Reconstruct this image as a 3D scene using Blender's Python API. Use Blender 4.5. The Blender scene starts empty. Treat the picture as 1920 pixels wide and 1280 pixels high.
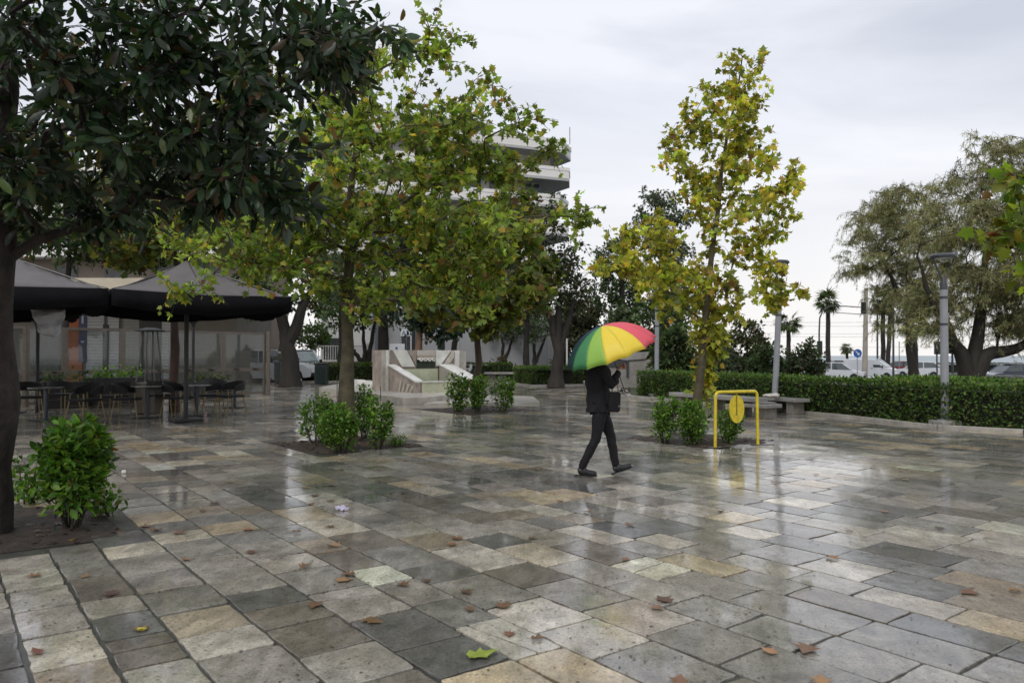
import bpy, bmesh, math, random
import numpy as np
from math import radians as R, sin, cos, pi, atan, sqrt
from mathutils import Vector, Matrix

sc = bpy.context.scene
COL = sc.collection
rng = np.random.default_rng(7)
random.seed(7)

# ------------------------------------------------------------------ camera
F, HZ, H = 1440.0, 666.0, 1.5            # focal length in photo pixels, horizon row, eye height
PITCH = atan((HZ - 640.0) / F)
cd = bpy.data.cameras.new("camera"); cam = bpy.data.objects.new("camera", cd); COL.objects.link(cam)
cd.sensor_width = 36.0; cd.lens = 36.0 * F / 1920.0; cd.clip_start = 0.1; cd.clip_end = 20000
cam.location = (0, 0, H); cam.rotation_euler = (pi / 2 + PITCH, 0, 0)
cd.dof.use_dof = True; cd.dof.focus_distance = 9.6; cd.dof.aperture_fstop = 3.0
sc.camera = cam

# ------------------------------------------------------------------ sky, sun, exposure
world = bpy.data.worlds.new("World"); sc.world = world; world.use_nodes = True
nt = world.node_tree; N = nt.nodes; L = nt.links
N.clear()
wo = N.new('ShaderNodeOutputWorld'); bg = N.new('ShaderNodeBackground')
SUN_EL, SUN_AZ = 48.0, 205.0             # behind the cloud, over the photographer's left shoulder
sky = N.new('ShaderNodeTexSky'); sky.sky_type = 'NISHITA'; sky.sun_disc = False
sky.sun_elevation = R(SUN_EL); sky.sun_rotation = R(SUN_AZ); sky.dust_density = 3.0
tc = N.new('ShaderNodeTexCoord')
mp = N.new('ShaderNodeMapping'); mp.inputs['Scale'].default_value = (1.0, 1.0, 3.2)
mp.inputs['Location'].default_value = (0.6, 0.2, 0.1)
L.new(tc.outputs['Generated'], mp.inputs['Vector'])
nz = N.new('ShaderNodeTexNoise'); nz.inputs['Scale'].default_value = 2.2; nz.inputs['Detail'].default_value = 5
nz.inputs['Roughness'].default_value = 0.5; nz.inputs['Distortion'].default_value = 0.5
L.new(mp.outputs[0], nz.inputs['Vector'])
cr = N.new('ShaderNodeValToRGB')
cr.color_ramp.elements[0].position = 0.36; cr.color_ramp.elements[0].color = (5.5, 5.8, 6.5, 1)
cr.color_ramp.elements[1].position = 0.66; cr.color_ramp.elements[1].color = (8.0, 8.15, 8.7, 1)
L.new(nz.outputs['Fac'], cr.inputs['Fac'])
# cloud deck: a warmer, brighter strip towards the horizon
sx = N.new('ShaderNodeSeparateXYZ'); L.new(tc.outputs['Generated'], sx.inputs[0])
mr = N.new('ShaderNodeMapRange'); mr.inputs['From Min'].default_value = 0.0; mr.inputs['From Max'].default_value = 0.30
mr.inputs['To Min'].default_value = 0.9; mr.inputs['To Max'].default_value = 0.0; mr.clamp = True
L.new(sx.outputs['Z'], mr.inputs['Value'])
hm = N.new('ShaderNodeMixRGB'); hm.inputs['Color2'].default_value = (9.2, 8.9, 8.6, 1)
L.new(mr.outputs[0], hm.inputs['Fac']); L.new(cr.outputs[0], hm.inputs['Color1'])
mx = N.new('ShaderNodeMixRGB'); mx.inputs['Fac'].default_value = 0.90       # cloud cover over the clear sky
L.new(sky.outputs[0], mx.inputs['Color1']); L.new(hm.outputs[0], mx.inputs['Color2'])
L.new(mx.outputs[0], bg.inputs['Color']); bg.inputs['Strength'].default_value = 0.122
L.new(bg.outputs[0], wo.inputs['Surface'])
sl = bpy.data.lights.new("sun", 'SUN'); sl.energy = 1.4; sl.angle = R(25); sl.color = (1.0, 0.97, 0.92)
so = bpy.data.objects.new("sun", sl); COL.objects.link(so)
so.rotation_euler = (R(90 - SUN_EL), 0, R(180 - SUN_AZ)); so.location = (0, 0, 60)
vs = sc.view_settings; vs.view_transform = 'Standard'; vs.look = 'None'; vs.exposure = 0.0; vs.gamma = 1.0
vs.use_curve_mapping = False
sc.cycles.max_bounces = 6; sc.cycles.diffuse_bounces = 3; sc.cycles.glossy_bounces = 3
sc.cycles.transmission_bounces = 4; sc.cycles.transparent_max_bounces = 6
sc.cycles.caustics_reflective = False; sc.cycles.caustics_refractive = False
sc.cycles.use_denoising = True

# ------------------------------------------------------------------ helpers
_fw = np.array([0, cos(PITCH), sin(PITCH)]); _up = np.array([0, -sin(PITCH), cos(PITCH)])
def ray(x, y): return np.array([1., 0, 0]) * ((x - 960) / F) - _up * ((y - 640) / F) + _fw
def at(x, y, Y):                                    # point of the place seen at photo pixel x, y, at distance Y
    r = ray(x, y); p = r * (Y / r[1]); return Vector((p[0], Y, p[2] + H))
def G(x, y, z=0.0):                                 # point at height z seen at photo pixel x, y
    r = ray(x, y); p = r * ((z - H) / r[2]); return Vector((p[0], p[1], z))
def V(*a): return Vector(a)

class MB:
    """collects shapes; part() / thing() link them as ONE mesh object"""
    def __init__(s): s.v = []; s.f = []; s.m = []; s.cur = 0
    def add(s, vs, fs):
        o = len(s.v); s.v += [tuple(v) for v in vs]; s.f += [tuple(i + o for i in f) for f in fs]; s.m += [s.cur] * len(fs); return s
    def box(s, c, d, rz=0, rx=0, ry=0, bev=0):
        hx, hy, hz = d[0] / 2, d[1] / 2, d[2] / 2
        M = Matrix.Translation(c) @ Matrix.Rotation(rz, 4, 'Z') @ Matrix.Rotation(ry, 4, 'Y') @ Matrix.Rotation(rx, 4, 'X')
        if bev > 0:
            b = bev; pts = []; bm = bmesh.new(); bmesh.ops.create_cube(bm, size=1)
            for v in bm.verts: v.co = (v.co.x * d[0], v.co.y * d[1], v.co.z * d[2])
            bmesh.ops.bevel(bm, geom=list(bm.edges), offset=b, segments=2, affect='EDGES', profile=.5)
            bm.verts.index_update()
            s.add([M @ v.co for v in bm.verts], [[v.index for v in f.verts] for f in bm.faces]); bm.free(); return s
        v = [M @ V(x, y, z) for x in (-hx, hx) for y in (-hy, hy) for z in (-hz, hz)]
        return s.add(v, [(0, 1, 3, 2), (4, 6, 7, 5), (0, 4, 5, 1), (2, 3, 7, 6), (0, 2, 6, 4), (1, 5, 7, 3)])
    def tube(s, pts, rad, n=8, cap=True):
        pts = [Vector(p) for p in pts]
        if not hasattr(rad, '__len__'): rad = [rad] * len(pts)
        vs = []; fs = []; prev = None
        for i, p in enumerate(pts):
            if i == 0: t = pts[1] - p
            elif i == len(pts) - 1: t = p - pts[i - 1]
            else: t = (pts[i + 1] - pts[i - 1])
            t = t.normalized() if t.length > 1e-9 else V(0, 0, 1)
            if prev is None:
                a = V(1, 0, 0) if abs(t.x) < .8 else V(0, 1, 0)
                u = t.cross(a).normalized()
            else:
                u = prev - t * prev.dot(t); u = u.normalized() if u.length > 1e-6 else t.orthogonal().normalized()
            prev = u; w = t.cross(u)
            for k in range(n):
                an = 2 * pi * k / n; vs.append(p + (u * cos(an) + w * sin(an)) * rad[i])
        for i in range(len(pts) - 1):
            for k in range(n):
                a = i * n + k; b = i * n + (k + 1) % n; fs.append((a, b, b + n, a + n))
        if cap: fs.append(tuple(range(n - 1, -1, -1))); fs.append(tuple(range((len(pts) - 1) * n, len(pts) * n)))
        return s.add(vs, fs)
    def lathe(s, c, prof, n=20, M=None):
        vs = []; fs = []; c = Vector(c)
        for r, z in prof:
            for k in range(n):
                a = 2 * pi * k / n; p = V(r * cos(a), r * sin(a), z)
                if M: p = M @ p
                vs.append(c + p)
        for i in range(len(prof) - 1):
            for k in range(n):
                a = i * n + k; b = i * n + (k + 1) % n; fs.append((a, b, b + n, a + n))
        fs.append(tuple(range(n - 1, -1, -1))); fs.append(tuple(range((len(prof) - 1) * n, len(prof) * n)))
        return s.add(vs, fs)
    def prism(s, poly, d):                          # polygon (3-D points) pushed along vector d
        n = len(poly); d = Vector(d); p = [Vector(q) for q in poly]
        return s.add(p + [q + d for q in p], [tuple(range(n - 1, -1, -1)), tuple(range(n, 2 * n))] +
                     [(i, (i + 1) % n, n + (i + 1) % n, n + i) for i in range(n)])
    def ball(s, c, r, nu=14, nv=10, M=None):
        if not hasattr(r, '__len__'): r = (r, r, r)
        vs = []; fs = []
        for j in range(1, nv):
            t = pi * j / nv
            for k in range(nu):
                a = 2 * pi * k / nu; p = V(r[0] * sin(t) * cos(a), r[1] * sin(t) * sin(a), r[2] * cos(t))
                if M: p = M @ p
                vs.append(Vector(c) + p)
        top = V(0, 0, r[2]); bot = V(0, 0, -r[2])
        if M: top = M @ top; bot = M @ bot
        vs += [Vector(c) + top, Vector(c) + bot]; T = len(vs) - 2
        for j in range(nv - 2):
            for k in range(nu):
                a = j * nu + k; b = j * nu + (k + 1) % nu; fs.append((a, a + nu, b + nu, b))
        for k in range(nu):
            fs.append((T, k, (k + 1) % nu)); fs.append((T + 1, (nv - 2) * nu + (k + 1) % nu, (nv - 2) * nu + k))
        return s.add(vs, fs)
    def build(s, name, mat, parent=None, smooth=False, off=(0, 0, 0)):
        me = bpy.data.meshes.new(name)
        o = Vector(off)
        vv = s.v if o.length == 0 else [(a - o.x, b - o.y, c - o.z) for a, b, c in s.v]
        me.from_pydata(vv, [], s.f)
        bm = bmesh.new(); bm.from_mesh(me); bmesh.ops.recalc_face_normals(bm, faces=bm.faces); bm.to_mesh(me); bm.free()
        mats = mat if isinstance(mat, (list, tuple)) else [mat]
        for q in mats: me.materials.append(q)
        if len(mats) > 1: me.polygons.foreach_set('material_index', s.m)
        ob = bpy.data.objects.new(name, me); COL.objects.link(ob)
        if parent: ob.parent = parent
        if smooth:
            me.polygons.foreach_set('use_smooth', [True] * len(me.polygons))
            try: me.set_sharp_from_angle(angle=R(38))
            except Exception: pass
        return ob

def tag(o, label=None, cat=None, group=None, kind=None):
    if label: o['label'] = label
    if cat: o['category'] = cat
    if group: o['group'] = group
    if kind: o['kind'] = kind
    return o
def empty(name, loc, label, cat, group=None, rz=0):
    e = bpy.data.objects.new(name, None); COL.objects.link(e); e.location = loc; e.rotation_euler[2] = rz
    e.empty_display_size = .1
    return tag(e, label, cat, group)
def copy_tree(o, loc=None, rz=None, label=None, parent=None):
    c = o.copy(); COL.objects.link(c)
    if parent: c.parent = parent
    if loc is not None: c.location = loc
    if rz is not None: c.rotation_euler[2] = rz
    if label: c['label'] = label
    for ch in list(o.children): copy_tree(ch, parent=c)
    return c

# ------------------------------------------------------------------ materials
MATS = {}
def pm(name, col, rough=.6, var=.18, scale=6., bump=.15, metal=0., coat=0., bscale=None, spec=.5, stretch=None, col2=None, wet=0.):
    if name in MATS: return MATS[name]
    m = bpy.data.materials.new(name); m.use_nodes = True; t = m.node_tree; n = t.nodes; l = t.links
    p = n['Principled BSDF']; c = n.new('ShaderNodeTexCoord'); mpg = n.new('ShaderNodeMapping')
    if stretch: mpg.inputs['Scale'].default_value = stretch
    l.new(c.outputs['Object'], mpg.inputs[0])
    a = n.new('ShaderNodeTexNoise'); a.inputs['Scale'].default_value = scale; a.inputs['Detail'].default_value = 6
    a.inputs['Roughness'].default_value = .65; l.new(mpg.outputs[0], a.inputs['Vector'])
    r = n.new('ShaderNodeValToRGB'); k2 = col2 or tuple(min(1, x * (1 + var)) for x in col)
    r.color_ramp.elements[0].position = .32; r.color_ramp.elements[1].position = .68
    r.color_ramp.elements[0].color = (*[x * (1 - var) for x in col], 1); r.color_ramp.elements[1].color = (*k2, 1)
    l.new(a.outputs['Fac'], r.inputs[0]); l.new(r.outputs[0], p.inputs['Base Color'])
    p.inputs['Roughness'].default_value = rough; p.inputs['Metallic'].default_value = metal
    p.inputs['Coat Weight'].default_value = coat; p.inputs['Specular IOR Level'].default_value = spec
    if wet:
        p.inputs['Coat Weight'].default_value = wet; p.inputs['Coat Roughness'].default_value = .12; p.inputs['Coat IOR'].default_value = 1.33
    if bump:
        b = n.new('ShaderNodeTexNoise'); b.inputs['Scale'].default_value = bscale or scale * 5; b.inputs['Detail'].default_value = 5
        l.new(mpg.outputs[0], b.inputs['Vector'])
        bp = n.new('ShaderNodeBump'); bp.inputs['Strength'].default_value = bump; bp.inputs['Distance'].default_value = .02
        l.new(b.outputs['Fac'], bp.inputs['Height']); l.new(bp.outputs[0], p.inputs['Normal'])
    MATS[name] = m; return m
def leafmat(name, transl=.35, rough=.4, spec=.5, boost=1.6):
    m = bpy.data.materials.new(name); m.use_nodes = True; t = m.node_tree; n = t.nodes; l = t.links
    p = n['Principled BSDF']; out = n['Material Output']
    a = n.new('ShaderNodeAttribute'); a.attribute_name = 'col'
    l.new(a.outputs['Color'], p.inputs['Base Color']); p.inputs['Roughness'].default_value = rough
    p.inputs['Specular IOR Level'].default_value = spec
    tr = n.new('ShaderNodeBsdfTranslucent'); g = n.new('ShaderNodeVectorMath'); g.operation = 'MULTIPLY'
    g.inputs[1].default_value = (boost, boost * 1.05, boost * .6)
    l.new(a.outputs['Color'], g.inputs[0]); l.new(g.outputs[0], tr.inputs['Color'])
    mxs = n.new('ShaderNodeMixShader'); mxs.inputs[0].default_value = transl
    l.new(p.outputs[0], mxs.inputs[1]); l.new(tr.outputs[0], mxs.inputs[2]); l.new(mxs.outputs[0], out.inputs['Surface'])
    return m
def glass(name, col=(.55, .6, .6), alpha=.82, rough=.03):
    m = bpy.data.materials.new(name); m.use_nodes = True; t = m.node_tree; n = t.nodes; l = t.links
    n.remove(n['Principled BSDF']); out = n['Material Output']
    tr = n.new('ShaderNodeBsdfTransparent'); tr.inputs[0].default_value = (*[alpha * (.6 + .4 * c / .6) for c in col], 1)
    gl = n.new('ShaderNodeBsdfGlossy'); gl.inputs['Roughness'].default_value = rough
    fr = n.new('ShaderNodeFresnel'); fr.inputs[0].default_value = 1.5
    nz_ = n.new('ShaderNodeTexNoise'); nz_.inputs['Scale'].default_value = 14; nz_.inputs['Detail'].default_value = 6
    df = n.new('ShaderNodeBsdfDiffuse'); df.inputs[0].default_value = (.42, .43, .42, 1)
    mrr = n.new('ShaderNodeMapRange'); mrr.inputs['From Min'].default_value = .35; mrr.inputs['From Max'].default_value = .8
    mrr.inputs['To Min'].default_value = .02; mrr.inputs['To Max'].default_value = .13; l.new(nz_.outputs['Fac'], mrr.inputs['Value'])
    m1 = n.new('ShaderNodeMixShader'); l.new(mrr.outputs[0], m1.inputs[0]); l.new(tr.outputs[0], m1.inputs[1]); l.new(df.outputs[0], m1.inputs[2])
    m2 = n.new('ShaderNodeMixShader'); l.new(fr.outputs[0], m2.inputs[0]); l.new(m1.outputs[0], m2.inputs[1]); l.new(gl.outputs[0], m2.inputs[2])
    l.new(m2.outputs[0], out.inputs['Surface']); return m

M_bark = pm('bark', (.060, .042, .028), .8, .35, 5, .9, bscale=14, stretch=(1, 1, .35), wet=0)
M_barkdark = pm('dark bark', (.022, .018, .014), .8, .35, 5, .9, bscale=14, stretch=(1, 1, .35))
M_barkplane = pm('plane bark', (.050, .037, .018), .75, .4, 4, .6, bscale=18, col2=(.095, .080, .040))
M_barkred = pm('reddish bark', (.06, .035, .028), .75, .3, 4, .6, bscale=18)
M_barkmag = pm('magnolia bark', (.018, .013, .011), .85, .4, 9, 1.0, bscale=30, stretch=(1, 1, .6), col2=(.050, .037, .032))
M_barkpale = pm('pale bark', (.16, .10, .065), .8, .3, 5, .9, bscale=14, stretch=(1, 1, .3))
L_plane = leafmat('plane leaf', .48, .45, .4, 2.2)
L_mag = leafmat('magnolia leaf', .2, .38, .45, 2.0)
L_far = leafmat('distant leaf', .35, .55, .3, 1.8)
L_bush = leafmat('bush leaf', .35, .45, .35, 1.8)
L_fall = leafmat('fallen leaf', .05, .45, .5, 1.0)

# ------------------------------------------------------------------ fast leaf / polygon soup
def soup(name, verts, faces_flat, loop_tot, cols, mat, parent=None, smooth=False):
    me = bpy.data.meshes.new(name)
    nv = len(verts); nl = len(faces_flat); npo = len(loop_tot)
    me.vertices.add(nv); me.vertices.foreach_set('co', np.asarray(verts, dtype=np.float32).ravel())
    me.loops.add(nl); me.loops.foreach_set('vertex_index', np.asarray(faces_flat, dtype=np.int32))
    ls = np.concatenate([[0], np.cumsum(loop_tot)[:-1]]).astype(np.int32)
    me.polygons.add(npo); me.polygons.foreach_set('loop_start', ls); me.polygons.foreach_set('loop_total', np.asarray(loop_tot, dtype=np.int32))
    if smooth: me.polygons.foreach_set('use_smooth', np.ones(npo, dtype=bool))
    me.update(calc_edges=True)
    if cols is not None:
        ca = me.attributes.new('col', 'FLOAT_COLOR', 'POINT')
        c4 = np.ones((nv, 4), dtype=np.float32); c4[:, :3] = cols; ca.data.foreach_set('color', c4.ravel())
    me.materials.append(mat)
    ob = bpy.data.objects.new(name, me); COL.objects.link(ob)
    if parent: ob.parent = parent
    return ob
# leaf templates: (verts (x across, y along, z up), faces)
_o = [(0, 0), (.20, -.06), (.47, .10), (.27, .27), (.62, .50), (.36, .52), (.22, .64), (0, 1.02), (-.22, .64), (-.36, .52), (-.62, .50), (-.27, .27), (-.47, .10), (-.20, -.06)]
T_PLANE = (np.array([(0, .32, .05)] + [(x, y, -.10 * abs(x) * 2 - .08 * (y - .3) ** 2) for x, y in _o]),
           [(0, i + 1, (i + 1) % len(_o) + 1) for i in range(len(_o))])
T_PLANE_LO = (np.array([(0, .3, .05), (0, -.05, 0), (.5, .12, -.08), (.24, .34, 0), (.55, .62, -.1), (0, 1, -.05), (-.55, .62, -.1), (-.24, .34, 0), (-.5, .12, -.08)]),
              [(0, i, i % 8 + 1) for i in range(1, 9)])
T_MAG = (np.array([(0, 0, 0), (0, .33, .02), (0, .66, .0), (0, 1, -.09), (.13, .2, .05), (.19, .5, .06), (.14, .8, .0), (-.13, .2, .05), (-.19, .5, .06), (-.14, .8, .0)]),
         [(0, 4, 5, 1), (1, 5, 6, 2), (2, 6, 3), (0, 1, 8, 7), (1, 2, 9, 8), (2, 3, 9)])
T_OVAL = (np.array([(0, 0, 0), (.25, .35, .07), (.2, .7, .05), (0, 1, -.05), (-.2, .7, .05), (-.25, .35, .07), (0, .5, 0)]),
          [(0, 1, 2, 6), (6, 2, 3), (0, 6, 4, 5), (6, 3, 4)])
T_QUAD = (np.array([(0, 0, 0), (.3, .5, .08), (0, 1, 0), (-.3, .5, .08)]), [(0, 1, 2), (0, 2, 3)])
T_STRIP = (np.array([(-.5, 0, 0), (.5, 0, 0), (.32, .55, -.08), (-.32, .55, -.08), (0, 1, -.3)]), [(0, 1, 2, 3), (3, 2, 4)])
def unit(a): return a / np.maximum(np.linalg.norm(a, axis=-1, keepdims=True), 1e-9)
def leaves(name, tpl, pos, axis, nrm, size, cols, mat, parent, width=1.0, off=(0, 0, 0)):
    tv, tf = tpl; n = len(pos); k = len(tv)
    y = unit(axis); x = unit(np.cross(y, nrm)); z = np.cross(x, y)
    size = np.broadcast_to(np.asarray(size, float), (n,))[:, None, None]
    w = np.broadcast_to(np.asarray(width, float), (n,))[:, None, None]
    T = tv[None]
    Vv = (x[:, None] * T[:, :, 0:1] * w + y[:, None] * T[:, :, 1:2] + z[:, None] * T[:, :, 2:3]) * size + (pos - np.array(off))[:, None]
    ff = np.concatenate([np.array(f) for f in tf]); lt = np.array([len(f) for f in tf])
    fl = (ff[None] + (np.arange(n) * k)[:, None]).ravel(); lts = np.tile(lt, n)
    cc = np.repeat(cols, k, axis=0)
    return soup(name, Vv.reshape(-1, 3), fl, lts, cc, mat, parent)
def pick(pal, n, jit=.25, r=None):
    r = r or rng
    w = np.array([p[0] for p in pal], float); w /= w.sum(); c = np.array([p[1] for p in pal])
    idx = r.choice(len(pal), n, p=w)
    return np.clip(c[idx] * (1 + r.normal(0, jit, (n, 1))) * (1 + r.normal(0, .07, (n, 3))), .003, .9)
def rdir(n, r=None):
    r = r or rng
    return unit(r.normal(0, 1, (n, 3)))

# ------------------------------------------------------------------ tree grower
def skeleton(trunk, trad, targets, r, seg=.35, wob=.06, up=.0, tipr=.006, expo=2.3, cost_root=.28):
    """trunk: polyline; targets: (n,3); returns chains [(pts, radii)]"""
    pos = [np.array(p, float) for p in trunk]; par = [-1] + list(range(len(trunk) - 1))
    dr = [0.]
    for i in range(1, len(pos)): dr.append(dr[-1] + np.linalg.norm(pos[i] - pos[i - 1]))
    minattach = max(1, int(len(pos) * .35))
    chains = []
    order = np.argsort(np.linalg.norm(targets - pos[minattach], axis=1))
    P = np.zeros((len(pos) + 60 * len(targets), 3)); P[:len(pos)] = pos
    D = np.zeros(len(P)); D[:len(pos)] = dr; D[:minattach] += 1e3
    cnt = len(pos)
    for ti in order:
        t = targets[ti]; d = P[:cnt] - t
        dist = np.sqrt((d ** 2).sum(1))
        c = dist + cost_root * D[:cnt] + .5 * np.maximum(0, P[:cnt, 2] - t[2] - .1 * dist)
        j = int(np.argmin(c)); a = P[j].copy(); dd = dist[j]
        if dd < .05: continue
        pj = par[j]
        pd = unit(P[j] - P[pj]) if pj >= 0 else np.array([0, 0, 1.])
        ctrl = a + pd * dd * .35 + np.array([0, 0, up * dd]) + r.normal(0, wob * dd, 3)
        ns = max(2, int(dd / seg) + 1); idx = [j]
        for s in range(1, ns + 1):
            u = s / ns; q = (1 - u) ** 2 * a + 2 * u * (1 - u) * ctrl + u * u * t
            if s < ns: q = q + r.normal(0, wob * seg * .6, 3)
            P[cnt] = q; D[cnt] = min(D[idx[-1]], 900) + np.linalg.norm(q - P[idx[-1]]); par.append(idx[-1]); idx.append(cnt); cnt += 1
            if cnt >= len(P): break
        chains.append((idx, ti))
        if cnt >= len(P) - 70: break
    w = np.zeros(cnt)
    haschild = np.zeros(cnt, bool)
    for i in range(cnt):
        if par[i] >= 0: haschild[par[i]] = True
    for i in range(cnt - 1, -1, -1):
        if not haschild[i]: w[i] += tipr ** expo
        if par[i] >= 0: w[par[i]] += w[i]
    rad = w ** (1 / expo)
    out = []
    for idx, ti in chains:
        rr = rad[idx].copy(); rr[0] = min(rr[0], rr[1] * 1.15)
        out.append((P[idx], rr, ti))
    tr = np.array(trad, float)
    return (np.array(trunk), np.maximum(tr, 0)), out
def fasttubes(mb, P, rad, n):
    mb.tube([Vector(p) for p in P], [max(.003, float(x)) for x in rad], n=n, cap=False)
def blobs_targets(blobs, r):
    T = []
    for c, rd, n in blobs:
        d = unit(r.normal(0, 1, (n, 3))); rr = r.uniform(.15, 1, (n, 1)) ** .45
        T.append(np.array(c)[None] + d * rr * np.array(rd)[None])
    return np.concatenate(T)
def pblob(x, y, rx, ry, Y, dY, n):                  # a lobe of a crown: photo place, half sizes in pixels there, distance, half depth
    s = F / Y; return (np.array(at(x, y, Y)), (rx / s, dY, ry / s), n)
def trunk_path(base, top, nseg, r, wob=.05, mid=None):
    base = np.array(base); top = np.array(top); pts = []
    for i in range(nseg + 1):
        u = i / nseg; p = base * (1 - u) + top * u
        if mid is not None:
            m = np.array(mid); p = (1 - u) ** 2 * base + 2 * u * (1 - u) * m + u * u * top
        if 0 < i < nseg: p = p + np.append(r.normal(0, wob, 2), 0)
        pts.append(p)
    return pts
def tree(name, label, cat, base, top, r0, r1, blobs, leaf, pal, bark, seed, group=None, nleaf=30, lsize=.14, spread=.32,
         mat=None, tpl=T_PLANE, droop=.25, mid=None, tw=3, nseg=8, extra_trunks=(), flare=1.35, jit=.28, zbot=None, wob=.06, tipr=.006, upn=.55,
         leafname='crown', tubes=5, lvar=.3, clumpvar=.25, along=.35):
    r = np.random.default_rng(seed)
    root = empty(name, Vector(base), label, cat, group)
    tg = blobs_targets(blobs, r)
    tp = trunk_path(base, top, nseg, r, .03, mid)
    n0 = len(tp); tr = [r0 + (r1 - r0) * (i / nseg) ** .8 for i in range(n0)]; tr[0] *= flare; tr[1] *= 1 + (flare - 1) * .25
    (tk, tkr), ch = skeleton(tp, tr, tg, r, wob=wob, tipr=tipr)
    mb = MB()
    # finer trunk with irregular girth
    tk2 = []; tr2 = []
    for i in range(len(tk) - 1):
        for u in (0, .5):
            tk2.append(tk[i] * (1 - u) + tk[i + 1] * u); tr2.append((tkr[i] * (1 - u) + tkr[i + 1] * u) * r.uniform(.94, 1.06))
    tk2.append(tk[-1]); tr2.append(tkr[-1])
    fasttubes(mb, tk2, tr2, 12)
    for (p0, p1, ra, rb) in extra_trunks:
        q = trunk_path(p0, p1, 6, r, .04); fasttubes(mb, q, [ra + (rb - ra) * i / 6 for i in range(7)], 9)
    pos = []; ax = []; cl = []
    for P, rad, ti in ch:
        rad = np.minimum(rad, r0 * .6)
        fasttubes(mb, P, rad, tubes + (2 if rad[0] > .03 else 0))
        tip = P[-1]; dirn = unit(P[-1] - P[-2])
        cvar = r.normal(1, clumpvar)
        # twigs
        for k in range(tw):
            td = unit(dirn * .5 + r.normal(0, .8, 3) + np.array([0, 0, -.1])); ln = spread * r.uniform(.6, 1.25)
            st = P[-1] if r.random() < .6 or len(P) < 3 else P[-2]
            e = st + td * ln + np.array([0, 0, -droop * ln * .4])
            fasttubes(mb, [st, (st + e) / 2 + np.array([0, 0, .03]), e], [tipr * .8, tipr * .6, tipr * .35], 3)
            m = max(1, int(nleaf / tw * r.uniform(.6, 1.4)))
            u = r.uniform(.15, 1.05, (m, 1)); q = st + (e - st) * u
            o = r.normal(0, 1, (m, 3)); o = unit(o)
            pos.append(q + o * lsize * .3); ax.append(unit(o + td * .5 + np.array([0, 0, -droop]))); cl.append(np.full(m, cvar))
        # along the branch itself
        m = int(nleaf * along)
        if m and len(P) > 2:
            kk = r.integers(max(1, len(P) // 2), len(P), m); o = unit(r.normal(0, 1, (m, 3)))
            pos.append(P[kk] + o * lsize * .9); ax.append(unit(o + np.array([0, 0, -droop]))); cl.append(np.full(m, cvar))
    pos = np.concatenate(pos); ax = np.concatenate(ax); cl = np.concatenate(cl)
    if zbot is not None:
        k = pos[:, 2] > zbot; pos, ax, cl = pos[k], ax[k], cl[k]
    n = len(pos)
    nrm = unit(np.array([[0, 0, upn]]) + r.normal(0, .5, (n, 3)))
    cols = np.clip(pick(pal, n, jit, r) * np.clip(cl, .55, 1.6)[:, None], .003, .9)
    b = Vector(base)
    mb.build('trunk', bark, root, smooth=True, off=b)
    lf = leaves(leafname, tpl, pos, ax, nrm, lsize * r.uniform(1 - lvar, 1 + lvar, n), cols, mat, root, off=base)
    return root
# ================================================================== ground
TH = R(37.0)
U1 = np.array([-sin(TH), cos(TH)]); U2 = np.array([cos(TH), sin(TH)])       # the two directions of the paving
def ab(p): return float(p[0] * U1[0] + p[1] * U1[1]), float(p[0] * U2[0] + p[1] * U2[1])
def xy(a, b): return (a * U1[0] + b * U2[0], a * U1[1] + b * U2[1])
# kerb line in front of the hedges on the right: beyond it there is no paving
KERB = [G(2250, 826), G(1920, 811), G(1760, 802), G(1600, 784), G(1450, 770), G(1270, 752), G(1180, 744), G(1172, 734)]
KERB = [(p.x, p.y) for p in KERB]
def right_of_kerb(x, y):
    # true for points beyond the kerb
    best = None
    for (x0, y0), (x1, y1) in zip(KERB[:-1], KERB[1:]):
        if min(x0, x1) <= x <= max(x0, x1):
            yy = y0 + (y1 - y0) * (x - x0) / (x1 - x0)
            return y > yy
    return x > KERB[0][0] and y > KERB[0][1]
PLANTERS = []     # (a0, a1, b0, b1)
def planter(pc, sa, sb):
    a, b = ab(pc); PLANTERS.append((a - sa / 2, a + sa / 2, b - sb / 2, b + sb / 2))
planter(G(652, 832), 1.9, 2.0)
planter(G(1308, 824), 2.0, 2.0)
planter(G(900, 768), 2.4, 2.4)
_a, _b = ab(G(238, 1004)); PLANTERS.append((_a, _a + 1.95, _b - 2.4, _b))
def in_planter(a, b, m=0.0):
    return any(a0 - m < a < a1 + m and b0 - m < b < b1 + m for a0, a1, b0, b1 in PLANTERS)

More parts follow.
